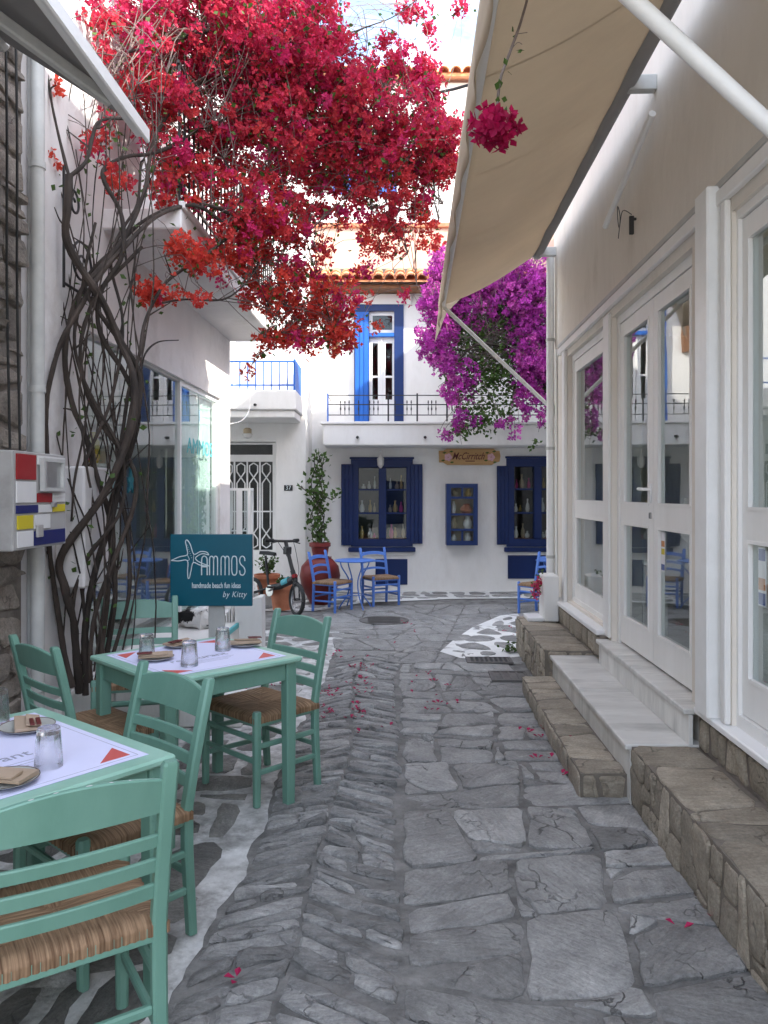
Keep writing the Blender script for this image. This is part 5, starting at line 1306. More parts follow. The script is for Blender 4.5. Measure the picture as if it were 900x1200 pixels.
# upturned tumblers
gm = MB(); nn = 20
pr_o = [(.040, .0), (.0405, .012), (.0375, .045), (.035, .085), (.033, .112), (.030, .116), (.0, .116)]
pr_i = [(.0, .098), (.028, .098), (.031, .08), (.0345, .04), (.0375, .006), (.040, .0)]
gm.lathe(pr_o + pr_i, nn, cap=False)
for v in gm.v:
    a = math.atan2(v.y, v.x); rr = math.hypot(v.x, v.y)
    if rr > .02 and .02 < v.z < .105:
        k = 1 + .018 * math.cos(a * 10); v.x *= k; v.y *= k
g0 = gm.build('tumbler', 'tumbler_glass', None, local=True, smooth=25, weld=True)
tl_ = [(172, 771, 'upturned glass tumbler near the vine side corner of the table before the teal sign'), (222, 780, 'upturned glass tumbler at the near corner mat edge of the table before the teal sign'), (261, 762, 'upturned glass tumbler in front of the sign post'),
       (57, 898, 'upturned glass tumbler between the two plates on the table beside the rubble wall'), (-3, 846, 'upturned glass tumbler on the far mat edge beside the rubble wall')]
for i, (px, py, lb) in enumerate(tl_):
    o = g0 if i == 0 else g0.copy()
    if i: COL.objects.link(o)
    p = G(px, py, ZM); o.location = (p.x, p.y, ZM); o.rotation_euler = (0, 0, rnd(0, 3)); tag(o, lb, 'tumbler', 'upturned tumblers')

# ------------------------------------------------------------------ teal sign on post
SYY = 5.2
sp = P(248, 668, SYY)
sgn = thing('shop_sign', 'teal square sign with white starfish and lettering on a grey post', 'sign', (sp.x, SYY, .006))
hw = 48 / F * SYY; hz = 42 / F * SYY
MB().box(sp.x - hw, sp.x + hw, SYY - .012, SYY + .012, sp.z - hz, sp.z + hz, .003).build('board', 'teal', sgn)
MB().box(sp.x - .055 + .03, sp.x + .055 + .03, SYY + .014, SYY + .034, .02, sp.z + .05, .003).build('post', 'grey_metal', sgn)
MB().box(sp.x - .20, sp.x + .22, SYY - .10, SYY + .16, .006, .20, .01).build('base_block', 'plaster', sgn)
def SM(px, py): return Matrix.Translation(P(px, py, SYY) + Vector((0, -.0135, 0))) @ Matrix.Rotation(R(90), 4, 'X')
def stroke(pts, r, name='starfish_outline', n=4):
    q = spline([P(195 + a * 110 / 900, 620 + b * 100 / 818, SYY) + Vector((0, -.013, 0)) for a, b in pts], n)
    MB().tube(q, r, 5).build(name, 'sign_white', sgn, smooth=True)
rr = .0035
stroke([(50, 300), (130, 265), (205, 245), (200, 180), (188, 120), (205, 105), (235, 150), (268, 240), (330, 215), (390, 220), (412, 248)], rr)
stroke([(50, 300), (120, 305), (205, 300), (208, 400), (212, 465), (225, 465), (240, 400), (262, 320), (330, 345), (412, 352)], rr)
stroke([(412, 248), (350, 235), (295, 262), (285, 285), (320, 315), (412, 352)], rr)
stroke([(205, 245), (225, 290), (205, 300)], .0018); stroke([(268, 240), (262, 320)], .0018)
for k in range(7): stroke([(204 + k * 7, 150 + k * 20), (206 + k * 7, 156 + k * 20)], .002, 'starfish_dot', 1)
lw = .0042
def letters(x, kind):
    if kind == 'A': stroke([(x, 440), (x, 300), (x + 10, 265), (x + 30, 258), (x + 48, 275), (x + 52, 310), (x + 52, 440)], lw, 'letter'); stroke([(x, 360), (x + 52, 360)], lw, 'letter', 1)
    if kind == 'M':
        stroke([(x, 440), (x, 290), (x + 8, 264), (x + 22, 260), (x + 34, 270), (x + 38, 300), (x + 38, 440)], lw, 'letter'); stroke([(x + 38, 300), (x + 46, 266), (x + 60, 260), (x + 72, 270), (x + 76, 300), (x + 76, 440)], lw, 'letter')
    if kind == 'O': stroke([(x, 350), (x, 295), (x + 10, 265), (x + 25, 260), (x + 40, 265), (x + 48, 295), (x + 48, 400), (x + 40, 433), (x + 25, 440), (x + 10, 433), (x, 400), (x, 345)], lw, 'letter')
    if kind == 'S': stroke([(x + 50, 305), (x + 47, 275), (x + 28, 259), (x + 8, 270), (x, 300), (x + 10, 335), (x + 40, 365), (x + 52, 400), (x + 42, 432), (x + 24, 440), (x + 6, 430), (x, 395)], lw, 'letter')
letters(342, 'A'); letters(418, 'M'); letters(528, 'M'); letters(630, 'O'); letters(705, 'S')
text('lettering', 'handmade beach fun ideas', .052, 'sign_white', sgn, SM(254, 686), sx=.60, bold=.0006)
text('lettering', 'by Kitty', .055, 'sign_white', sgn, SM(275, 696.5), sx=.80, shear=.28, space=1.12)

# ------------------------------------------------------------------ cat asleep on the ledge
def cat():
    base = FL(6.35, .30, .45)
    pts = [(-.15, 0, .075), (-.05, 0, .085), (.07, 0, .08), (.15, -.02, .085), (.20, -.06, .075),      # rump, mid, shoulders, neck, head
           (.235, -.10, .06),                                                                             # muzzle
           (-.22, -.05, .04), (-.2, -.13, .025), (-.1, -.17, .022), (.0, -.17, .02),                     # tail
           (.10, -.10, .03), (.20, -.15, .02),                                                            # fore leg
           (-.12, -.09, .04), (-.02, -.13, .02),                                                          # hind leg
           (.185, -.035, .135), (.225, -.045, .130)]                                                      # ears
    ed = [(0, 1), (1, 2), (2, 3), (3, 4), (4, 5), (0, 6), (6, 7), (7, 8), (8, 9), (2, 10), (10, 11), (0, 12), (12, 13), (4, 14), (4, 15)]
    rad = [.075, .08, .07, .05, .05, .025, .022, .018, .017, .012, .03, .018, .045, .02, .008, .008]
    me = bpy.data.meshes.new('cat'); me.from_pydata(pts, ed, []); o = bpy.data.objects.new('cat', me); COL.objects.link(o)
    o.location = base; o.rotation_euler = (0, 0, R(165))
    o.modifiers.new('skin', 'SKIN')
    for i, sv in enumerate(me.skin_vertices[0].data): sv.radius = (rad[i], rad[i]); sv.use_root = (i == 1)
    ss = o.modifiers.new('sub', 'SUBSURF'); ss.levels = 2; ss.render_levels = 2
    me.materials.append(MAT('fur_white'))
    tag(o, 'black and white cat sleeping on the white ledge behind the sign post', 'cat')
cat()

# ------------------------------------------------------------------ blue furniture at the junction
bl_s = ((.525, .558), (.635, .668))
bc = make_chair('blue_chair', 'blue chair with rush seat beside the red urn', 'chair_blue', 'blue taverna chairs', slats=bl_s, crest=(.755, .805, .022), arch=.022)
for c_ in bc.children:
    if c_.name.startswith('seat') and 'rail' not in c_.name:
        pass
place(bc, X(390, 10.2), 10.2, .86, -.5, 'blue chair with rush seat standing before the dark red urn', True, .88)
place(bc, X(446, 10.75), 10.75, -.15 + .6, -.85, 'blue chair with rush seat standing before the navy basement hatch', sc=.88)
place(bc, X(632, 9.9), 9.9, -.75, -.66, 'blue chair with rush seat half hidden behind the far shop corner', sc=.88)
def bistro(px, Y, label):
    t = thing('bistro_table', label, 'table', (X(px, Y), Y, .012), 0, 'round blue metal bistro tables'); t.scale = (.9, .9, .9)
    MB().lathe([(0, .70), (.30, .70), (.305, .705), (.305, .717), (.295, .722), (0, .722)], 36).build('table_top', 'chair_blue', t, local=True, smooth=True)
    for k in range(4):
        a = k * math.pi / 2 + .5; c, s = math.cos(a), math.sin(a)
        q = spline([(c * .24, s * .24, .70), (c * .22, s * .22, .62), (c * .10, s * .10, .42), (c * .12, s * .12, .22), (c * .24, s * .24, .05), (c * .27, s * .27, .0)], 5)
        MB().tube(q, .010, 8).build('leg', 'chair_blue', t, local=True, smooth=True)
    MB().tube([(.12 * math.cos(k / 24 * 6.2832), .12 * math.sin(k / 24 * 6.2832), .20) for k in range(25)], .006, 6).build('ring', 'chair_blue', t, local=True, smooth=True)
bistro(416, 10.4, 'round blue metal table between the two blue chairs')
bistro(652, 10.4, 'round blue metal table partly hidden by the far shop corner')
# urn
uY = 10.75
ur = thing('urn', 'large dark red urn standing against the white wall', 'urn', (X(375, uY), uY, .012))
MB().lathe([(.12, 0), (.14, .02), (.19, .12), (.26, .27), (.285, .40), (.26, .53), (.18, .62), (.155, .64), (.165, .66), (.14, .66), (.13, .63)], 36).build('body', 'urn_red', ur, local=True, smooth=True)
pt = thing('flower_pot', 'small dark red pot standing in the mouth of the urn', 'pot', (X(375, uY), uY, .67))
MB().lathe([(.10, 0), (.125, .14), (.15, .15), (.15, .20), (.13, .20), (.12, .17), (0, .165)], 28).build('body', 'urn_red', pt, local=True, smooth=True)

def leaf_cloud(mb, pts, size, n=1, droop=.3):
    for p in pts:
        for _ in range(n):
            d = Vector((rnd(-1, 1), rnd(-1, 1), rnd(-.8, .8))).normalized(); u = d.cross(Vector((rnd(-1, 1), rnd(-1, 1), rnd(-1, 1)))).normalized()
            s = size * rnd(.6, 1.2); b = Vector(p) + Vector((rnd(-1, 1), rnd(-1, 1), rnd(-1, 1))) * size * .6
            nrm = d.cross(u)
            mb.add([b, b + d * s * .45 + u * s * .34 + nrm * s * .08, b + d * s, b + d * s * .45 - u * s * .34 + nrm * s * .08], [(0, 1, 2), (0, 2, 3)])
# climbing plant in the pot on the urn
cpn = thing('climbing_plant', 'tall green climbing plant growing from the pot on the red urn', 'plant', (X(375, uY), uY, .84))
lv = MB()
for k in range(6):
    x0 = rnd(-.04, .04)
    q = [P(375 + x0 * 80, 650, uY)]
    for i in range(1, 9):
        q.append(P(373 + 7 * math.sin(i * .9 + k * 1.3) + rnd(-3, 3), 646 - i * 14.2, uY + rnd(.0, .25) + .35 * i / 9))
    if k == 4: q = q[:6] + [P(362, 577, uY + .2), P(352, 570, uY + .2)]
    if k == 5: q = q[:6] + [P(388, 585, uY + .2), P(396, 578, uY + .2)]
    s_ = spline(q, 3); MB().tube(s_, .007, 5).build('stem', 'vine_bark', cpn, smooth=True)
    for p in s_[3:]: leaf_cloud(lv, [p + Vector((rnd(-.05, .05), rnd(-.05, .05), 0)) for _ in range(3)], .085, 1)
lo_ = lv.build('leaves', 'leaf', cpn, fix=False); lo_['kind'] = 'stuff'
# terracotta pots with bushes
def potted(px, Y, z, r, h, label, leafn, spread, hgt):
    t = thing('flower_pot', 'terracotta pot ' + label, 'pot', (X(px, Y), Y, z))
    MB().lathe([(r * .68, 0), (r * .9, h * .8), (r * .92, h * .82), (r * 1.03, h * .82), (r * 1.05, h), (r * .93, h), (r * .9, h * .9), (0, h * .88)], 28).build('body', 'terracotta', t, local=True, smooth=True)
    MB().lathe([(r * .88, h * .885), (0, h * .90)], 20).build('soil', 'soil', t, local=True)
    b = thing('pot_plant', 'small leafy green plant growing in the terracotta pot ' + label, 'plant', (X(px, Y), Y, z + h * .9))
    lv = MB()
    for k in range(leafn):
        a = rnd(0, 6.28); e = rnd(.2, 1); q = [(0, 0, -.02), (math.cos(a) * spread * e * .5, math.sin(a) * spread * e * .5, hgt * .5), (math.cos(a) * spread * e, math.sin(a) * spread * e, hgt * rnd(.6, 1))]
        s_ = spline(q, 3); MB().tube(s_, .004, 4).build('stem', 'vine_bark', b, local=True)
        for p in s_[2:]: leaf_cloud(lv, [p] * 3, .05, 1)
    o = lv.build('leaves', 'leaf', b, local=True, fix=False); o['kind'] = 'stuff'
potted(330, 10.25, .012, .17, .34, 'on the ground beside the bicycle', 5, .08, .12)
potted(313, 10.55, .171, .17, .28, 'on the marble door step', 14, .16, .26)
# white planter with pink flowers on the far step
pl = thing('planter', 'tall white square planter standing on the end of the far stone step', 'planter', FR(7.42, .28, .343))
MB(FR).box(7.28, 7.55, .065, .21, .343, .78, .01).build('box', 'white_wood', pl)
MB(FR).box(7.28, 7.57, .21, .36, .343, .38, .006).build('foot_slab', 'sill_white', pl)
fw = thing('pot_flowers', 'pink flowers trailing over the tall white planter', 'plant', FR(7.5, .33, .70))

# ------------------------------------------------------------------ bicycle
def bicycle():
    t = thing('bicycle', 'small black folding bicycle leaning on its stand before the terracotta pots', 'bicycle', (X(350, 9.75) - .36, 10.05, .012), 0)
    # local: forward = +y
    def wheel(y, steer=0.0):
        ring = lambda r: [(0, r * math.cos(k / 32 * 6.2832), r * math.sin(k / 32 * 6.2832)) for k in range(33)]
        w = MB().tube(ring(.185), .026, 8, False).build('wheel', 'black_rubber', t, local=True, smooth=True)
        w.location = (0, y, .205); w.rotation_euler = (0, 0, steer)
        MB().tube(ring(.160), .009, 6, False).build('rim', 'steel', w, local=True, smooth=True)
        MB().tube([(-.04, 0, 0), (.04, 0, 0)], .016, 10).build('hub', 'black_metal', w, local=True, smooth=True)
        for k in range(14):
            a = k / 14 * 6.2832; MB().tube([(.02 * (-1) ** k, 0, 0), (0, .16 * math.cos(a), .16 * math.sin(a))], .0018, 4).build('spoke', 'steel', w, local=True)
    wheel(.46, R(-14)); wheel(-.46)
    MB().tube([(.04, .46, .205), (.045, .43, .40), (0, .41, .44)], .012, 8).build('fork', 'black_metal', t, local=True, smooth=True)
    MB().tube([(-.04, .46, .205), (-.045, .43, .40), (0, .41, .44)], .012, 8).build('fork', 'black_metal', t, local=True, smooth=True)
    MB().tube([(0, .415, .42), (0, .35, .56)], .032, 10).build('head_tube', 'black_metal', t, local=True, smooth=True)
    MB().tube([(0, .35, .56), (0, .23, .82), (0, .19, .92)], .026, 10).build('stem', 'black_metal', t, local=True, smooth=True)
    MB().tube(spline([(-.27, .11, .94), (-.1, .18, .93), (.1, .18, .93), (.27, .11, .94)], 4), .017, 8).build('handlebar', 'black_metal', t, local=True, smooth=True)
    for s in (-1, 1):
        MB().tube([(s * .27, .11, .94), (s * .17, .15, .935)], .024, 10).build('grip', 'black_rubber', t, local=True, smooth=True)
        MB().tube([(s * .15, .19, .92), (s * .24, .19, .90)], .008, 6).build('brake_lever', 'black_metal', t, local=True, smooth=True)
        MB().tube(spline([(s * .13, .19, .92), (s * .09, .30, .78), (s * .03, .44, .55), (0, .40, .45)], 5), .004, 5).build('brake_cable', 'black_rubber', t, local=True)
    MB().box(-.045, .045, .19, .27, .76, .86, .01).build('battery_lamp', 'black_metal', t, local=True)
    MB().tube([(0, .40, .46), (0, .1, .34), (0, -.12, .30)], [.05, .045, .04], 12).build('main_tube', 'black_metal', t, local=True, smooth=True)
    MB().tube([(0, .30, .43), (0, .18, .385)], .053, 12).build('frame_badge', 'goods_teal', t, local=True, smooth=True)
    MB().tube([(0, .405, .47), (0, .385, .51)], .037, 12).build('head_ring', 'paint_red', t, local=True, smooth=True)
    MB().tube([(0, -.12, .28), (0, -.22, .72)], .017, 10).build('seat_post', 'black_metal', t, local=True, smooth=True)
    for s in (-1, 1): MB().tube([(s * .01, -.13, .30), (s * .045, -.46, .205)], .010, 8).build('chain_stay', 'black_metal', t, local=True, smooth=True)
    MB().add([(-.03, -.02, .73), (.03, -.02, .73), (.08, -.26, .735), (-.08, -.26, .735), (-.02, -.02, .77), (.02, -.02, .77), (.07, -.26, .78), (-.07, -.26, .78)], [(3, 2, 1, 0), (4, 5, 6, 7), (0, 1, 5, 4), (1, 2, 6, 5), (2, 3, 7, 6), (3, 0, 4, 7)]).build('saddle', 'black_rubber', t, local=True)
    MB().tube([(.03, -.06, .27), (.04, -.06, .27)], .075, 20).build('chainring', 'steel', t, local=True)
    for s in (-1, 1):
        MB().tube([(s * .05, -.06, .27), (s * .07, -.06 + s * .14, .27 + s * .06)], .010, 8).build('crank_arm', 'steel', t, local=True)
        MB().box(s * .08 - .0, s * .17, -.06 + s * .14 - .035, -.06 + s * .14 + .035, .26 + s * .06, .285 + s * .06, .005).build('pedal', 'black_rubber', t, local=True)
    MB().tube([(-.03, -.1, .27), (-.16, -.04, .0)], .009, 8).build('kickstand', 'black_metal', t, local=True, smooth=True)
    t.rotation_euler = (0, R(-3), facing(.72, -.69))
bicycle()

# ------------------------------------------------------------------ bougainvilleas
def bract_mesh(name, clusters, parent, hue, local=False):
    """clusters: (centre, radius, number of flowers, colour); each flower is three folded bracts"""
    vs = []; fs = []; cs = []
    for (c, rad, m_, col) in clusters:
        for _ in range(m_):
            d = Vector((random.gauss(0, 1), random.gauss(0, 1), random.gauss(0, 1))).normalized()
            b = c + d * rad * (random.random() ** .45)
            ax = (d + Vector((rnd(-.5, .5), rnd(-.5, .5), rnd(-.7, .3)))).normalized()
            e1 = ax.orthogonal().normalized(); e2 = ax.cross(e1)
            s = rnd(.026, .040) * hue.get('size', 1); v_ = rnd(.72, 1.25); ph = rnd(0, 6.28)
            cc = (min(1, col[0] * v_), min(1, col[1] * v_), min(1, col[2] * v_), 1)
            for k in range(3):
                t = ph + k * 2.094; o_ = e1 * math.cos(t) + e2 * math.sin(t); p_ = ax.cross(o_)
                dr = (o_ * .75 + ax * .55).normalized(); nr = dr.cross(p_)
                n = len(vs)
                vs += [b, b + dr * s * .5 + p_ * s * .40 + nr * s * .05, b + dr * s * 1.05 - nr * s * .1, b + dr * s * .5 - p_ * s * .40 + nr * s * .05]
                fs += [(n, n + 1, n + 2), (n, n + 2, n + 3)]; cs += [cc] * 4
    off = Vector((0, 0, 0)); p = parent
    while p is not None: off += p.location; p = p.parent
    me = bpy.data.meshes.new(name); me.from_pydata([tuple(v - off) for v in vs], [], fs)
    at = me.color_attributes.new('Col', 'FLOAT_COLOR', 'POINT'); at.data.foreach_set('color', [x for c in cs for x in c])
    me.materials.append(MAT('bract')); o = bpy.data.objects.new(name, me); COL.objects.link(o); o.parent = parent; o['kind'] = 'stuff'
    return o
def in_ell(px, py, Y, rx, ry, rY, shell=.5):
    d = Vector((random.gauss(0, 1), random.gauss(0, 1), random.gauss(0, 1))).normalized() * random.random() ** shell
    c = P(px, py, Y)
    return Vector((c.x + d.x * rx / F * Y, c.y + d.y * rY, c.z + d.z * ry / F * Y))
# ---- the red one over the left shop
RB = thing('red_bougainvillea', 'red bougainvillea arching over the lane from twisted stems by the left wall', 'bougainvillea', (-1.75, 4.55, 0))
ell = [(265, 50, 5.9, 150, 75, .75, 420), (350, 110, 6.1, 110, 75, .6, 360), (430, 165, 6.3, 95, 70, .5, 300), (215, 40, 5.5, 120, 60, .5, 150), (185, 120, 5.3, 60, 45, .35, 50), (290, 165, 6.0, 120, 55, .55, 260),
       (500, 160, 6.4, 38, 55, .35, 85), (345, 25, 6.1, 60, 40, .4, 110), (420, 235, 6.4, 95, 36, .45, 90), (300, 240, 5.8, 75, 42, .45, 85), (285, 290, 5.8, 55, 45, .35, 60),
       (335, 335, 6.1, 58, 42, .35, 72), (375, 375, 6.3, 45, 40, .25, 66), (470, 275, 6.5, 55, 24, .3, 30), (405, 400, 6.3, 18, 25, .15, 12), (335, 397, 6.1, 35, 16, .15, 20),
       (230, 300, 5.2, 28, 18, .2, 14), (200, 345, 5.1, 42, 14, .15, 13), (140, 210, 4.9, 22, 14, .15, 6), (115, 160, 4.8, 18, 26, .12, 6), (150, 70, 5.2, 55, 55, .4, 36), (460, 85, 6.4, 40, 35, .3, 40),
       (490, 220, 6.5, 45, 28, .3, 30), (205, 205, 5.3, 45, 45, .3, 44), (110, 30, 5.0, 30, 30, .3, 14), (350, 290, 6.2, 45, 36, .3, 26), (425, 330, 6.4, 18, 36, .2, 9), (535, 8, 6.6, 10, 8, .1, 4), (480, 12, 6.5, 22, 10, .1, 7), (480, 345, 6.5, 12, 8, .1, 2), (505, 40, 6.5, 10, 20, .1, 3), (525, 175, 6.5, 20, 45, .2, 34), (500, 100, 6.5, 25, 25, .2, 24)]
clus = []
for e in ell:
    for _ in range(e[6]):
        p = in_ell(*e[:6], shell=.42)
        t = min(1, max(0, (p.z - 2.9) / 2.0)) + rnd(-.28, .28)
        c0 = Vector((.66, .075, .05)); c1 = Vector((.50, .025, .085))
        col = c0.lerp(c1, min(1, max(0, t)))
        if random.random() < .08: continue
        if random.random() < .12: col = Vector((.58, .035, .15))
        clus.append((p, rnd(.04, .085), random.randint(10, 18), tuple(col)))
for (px, py, Y) in ((293, 437, 6.0), (303, 414, 6.05), (60, 188, 4.5), (66, 101, 4.5), (203, 287, 5.1), (199, 290, 5.1), (236, 300, 5.2), (440, 383, 6.4)): clus.append((P(px, py, Y), .06, 14, (.66, .08, .05)))
bract_mesh('flowers', clus, RB, {})
# twigs joining clusters to limbs
limbs = []
def limb(pts, r0, r1, name='stem', n=7, mat='vine_bark', sides=8):
    q = spline([P(*p) for p in pts], n)
    q = [p + Vector(noise.noise_vector(p * 3.1)) * .012 for p in q]
    rs = lerp_list([r0 * .62, r1 * .85], len(q)); rs = [r * (1 + .28 * noise.noise(p * 7) + .16 * noise.noise(p * 23)) for r, p in zip(rs, q)]
    if r0 > .015:
        for k in range(3):
            p = random.choice(q[4:]); d = Vector((rnd(-1, 1), rnd(-.4, .6), rnd(.1, 1))).normalized()
            MB().tube(spline([p, p + d * .05, p + d * rnd(.08, .22) + Vector((rnd(-.05, .05), 0, rnd(-.03, .06)))], 3), lerp_list([.008, .003], 7), 5).build('side_shoot', 'vine_bark', RB, smooth=True)
    MB().tube(q, rs, sides).build(name, mat, RB, smooth=True)
    limbs.extend(q); return q
limb([(92, 812, 4.55), (88, 740, 4.5), (75, 690, 4.45), (72, 650, 4.45), (125, 575, 4.5), (152, 505, 4.6), (158, 450, 4.65), (142, 400, 4.7), (118, 350, 4.6), (82, 290, 4.5), (78, 250, 4.45), (80, 205, 4.45)], .040, .026)
limb([(80, 207, 4.45), (66, 150, 4.45), (55, 90, 4.45), (48, 30, 4.5)], .016, .006); limb([(80, 207, 4.45), (100, 190, 4.5), (108, 160, 4.55), (118, 142, 4.6), (150, 140, 4.8)], .020, .010)
limb([(100, 815, 4.6), (100, 740, 4.6), (110, 680, 4.6), (132, 600, 4.65), (155, 510, 4.7), (165, 450, 4.75), (150, 410, 4.7), (112, 360, 4.7), (100, 330, 4.75), (135, 290, 4.9), (175, 255, 5.1), (225, 240, 5.3), (262, 262, 5.5)], .036, .014)
limb([(112, 812, 4.65), (126, 700, 4.65), (131, 620, 4.7), (105, 530, 4.65), (85, 478, 4.6), (76, 420, 4.55), (90, 350, 4.6), (120, 312, 4.7), (150, 270, 4.9), (170, 220, 5.0), (180, 165, 5.2), (215, 110, 5.5), (260, 90, 5.8), (330, 85, 6.1), (420, 95, 6.3)], .032, .012)
limb([(84, 805, 4.5), (64, 700, 4.45), (56, 620, 4.4), (55, 540, 4.4), (54, 480, 4.4), (65, 420, 4.45), (88, 370, 4.55), (112, 330, 4.65), (145, 290, 4.8), (190, 250, 5.1), (240, 240, 5.4), (290, 260, 5.7)], .030, .014)
limb([(118, 800, 4.7), (135, 700, 4.7), (128, 600, 4.7), (150, 540, 4.75), (163, 480, 4.8), (148, 440, 4.75), (118, 390, 4.7), (117, 345, 4.7), (143, 300, 4.75), (142, 250, 4.8), (122, 212, 4.75), (125, 195, 4.8), (150, 183, 4.95), (185, 178, 5.2), (235, 150, 5.6)], .030, .014)
limb([(104, 800, 4.6), (112, 720, 4.6), (140, 640, 4.65), (160, 560, 4.7), (120, 500, 4.65), (98, 450, 4.6), (95, 400, 4.6), (110, 350, 4.7), (135, 320, 4.8), (165, 290, 5.0)], .024, .014)
limb([(95, 800, 4.55), (84, 720, 4.5), (100, 660, 4.55), (140, 600, 4.6), (145, 540, 4.65), (115, 480, 4.6), (92, 430, 4.55), (88, 380, 4.55), (100, 320, 4.6), (112, 260, 4.65)], .022, .010)
limb([(122, 800, 4.7), (150, 700, 4.75), (148, 620, 4.75), (138, 560, 4.7), (150, 470, 4.75), (165, 410, 4.85), (172, 370, 4.95), (196, 330, 5.1), (240, 300, 5.4), (290, 260, 5.8)], .022, .012)
limb([(108, 806, 4.62), (96, 690, 4.6), (88, 600, 4.55), (100, 540, 4.55), (130, 470, 4.65), (145, 380, 4.75), (130, 300, 4.8), (160, 240, 5.0), (165, 190, 5.1)], .020, .010)
limb([(190, 355, 5.0), (215, 352, 5.2), (260, 350, 5.5), (290, 330, 5.8), (310, 290, 6.0)], .014, .007); limb([(165, 440, 4.85), (170, 415, 4.9), (185, 400, 5.0), (210, 398, 5.1)], .012, .004)
limb([(240, 150, 5.5), (300, 130, 5.9), (380, 140, 6.2), (460, 180, 6.4), (510, 230, 6.5)], .014, .005); limb([(290, 100, 5.9), (380, 50, 6.2), (460, 20, 6.4), (500, -10, 6.5)], .013, .005)
limb([(300, 200, 5.8), (350, 260, 6.0), (370, 320, 6.2), (390, 390, 6.3)], .010, .004); limb([(260, 180, 5.6), (290, 240, 5.7), (300, 320, 5.8), (330, 390, 6.0)], .010, .004)
limb([(430, 100, 6.3), (500, 120, 6.4), (530, 170, 6.5), (515, 260, 6.5)], .008, .003); limb([(300, 335, 5.9), (320, 300, 6.0), (330, 350, 6.0), (310, 395, 6.0), (293, 430, 6.0)], .006, .002)
limb([(380, 200, 6.3), (430, 240, 6.4), (470, 280, 6.5), (490, 340, 6.5)], .006, .002); limb([(150, 60, 5.0), (230, 40, 5.4), (330, 30, 5.9)], .016, .010)
# thinner vertical runners along the wall
random.seed(5)
for k in range(24):
    x = 58 + k * 5 + rnd(-4, 4); Y = rnd(4.45, 4.95); y0 = rnd(560, 800); y1 = rnd(60, 300)
    q = []
    n = 8
    for i in range(n + 1):
        t = i / n; q.append((x + 20 * math.sin(t * 6 + k * 1.7) + (28 * (1 - t) if x < 100 else -14 * (1 - t)), y0 + (y1 - y0) * t, Y + .2 * t))
    limb(q, rnd(.006, .012), .004, 'runner', 4, sides=5)
tw = MB()
pl_ = limbs[::2]
for (c, r, m_, col) in random.sample(clus, min(1300, len(clus))):
    b = min(random.sample(pl_, 60), key=lambda q: (q - c).length_squared)
    if (b - c).length > 1.6: continue
    md = (b + c) / 2 + Vector((rnd(-.12, .12), rnd(-.12, .12), rnd(-.02, .2)))
    tw.tube(spline([b, md, c], 3), lerp_list([.0042, .0016], 7), 3, False)
o = tw.build('twigs', 'twig_bark', RB, fix=False); o['kind'] = 'stuff'
lv = MB()
for (c, r, m_, col) in random.sample(clus, min(1300, len(clus))): leaf_cloud(lv, [c + Vector((rnd(-.12, .12), rnd(-.12, .12), rnd(-.1, .1))) for _ in range(3)], .045, 1)
for q in random.sample(limbs, 120): leaf_cloud(lv, [q + Vector((rnd(-.06, .06), rnd(-.06, .06), rnd(-.06, .06))) for _ in range(2)], .045, 1)
o = lv.build('leaves', 'leaf', RB, fix=False); o['kind'] = 'stuff'

# ---- single sprig hanging by the awning edge
HS = thing('hanging_sprig', 'crimson flower ball on a thin twig hanging from the beige awning edge', 'flower', P(580, 148, 2.6))
bract_mesh('flowers', [(P(580, 148, 2.6), .072, 60, (.40, .008, .075)), (P(570, 140, 2.6), .05, 16, (.42, .01, .08)), (P(590, 152, 2.6), .05, 16, (.40, .008, .07))], HS, {'size': 1.0})
MB().tube(spline([P(582, 140, 2.6), P(586, 95, 2.62), P(598, 60, 2.68), P(612, 20, 2.78), P(620, -20, 2.95), P(612, -70, 3.1)], 6), .005, 5).build('twig', 'twig_bark', HS, smooth=True)
lv = MB(); leaf_cloud(lv, [P(586, 105, 2.62), P(592, 80, 2.65), P(584, 120, 2.6), P(607, 35, 2.74), P(610, 55, 2.7), P(590, 130, 2.6)] * 2, .03, 1); lv.build('leaves', 'leaf', HS, fix=False)
MB().tube(spline([P(598, 60, 2.68), P(606, 50, 2.68), P(612, 52, 2.68)], 4), .0015, 4).build('twig', 'twig_bark', HS)
MB().tube(spline([P(605, 40, 2.72), P(618, 38, 2.7)], 3), .0015, 4).build('twig', 'twig_bark', HS)

# ---- purple one beyond the far shop corner
PB = thing('purple_bougainvillea', 'purple bougainvillea hanging over the corner beyond the glazed shop', 'bougainvillea', (2.45, 10.9, 0))
MB().tube(spline([(2.45, 10.9, 0), (2.4, 10.85, 1.5), (2.3, 10.8, 2.8), (2.0, 10.7, 3.8), (1.5, 10.6, 4.1)], 6), lerp_list([.06, .025], 25), 8).build('trunk', 'vine_bark', PB, smooth=True)
MB().tube(spline([(2.3, 10.8, 2.8), (2.1, 10.7, 3.4), (1.3, 10.5, 3.6), (.9, 10.5, 3.2)], 6), lerp_list([.035, .01], 19), 7).build('limb', 'vine_bark', PB, smooth=True)
pel = [(525, 350, 10.6, 34, 45, .3, 210), (510, 400, 10.5, 26, 40, .25, 110), (570, 345, 10.6, 50, 45, .35, 230), (625, 370, 10.5, 32, 75, .35, 330), (600, 340, 10.6, 40, 40, .35, 150), (535, 440, 10.5, 24, 35, .2, 70),
       (625, 440, 10.4, 24, 45, .3, 130), (520, 310, 10.7, 18, 26, .2, 60), (590, 500, 10.4, 30, 12, .2, 10), (545, 490, 10.4, 16, 22, .15, 16), (640, 480, 10.4, 26, 25, .2, 20), (670, 380, 10.6, 60, 80, .4, 200), (523, 509, 10.4, 5, 5, .05, 3), (497, 352, 10.5, 10, 12, .1, 8)]
pc = []
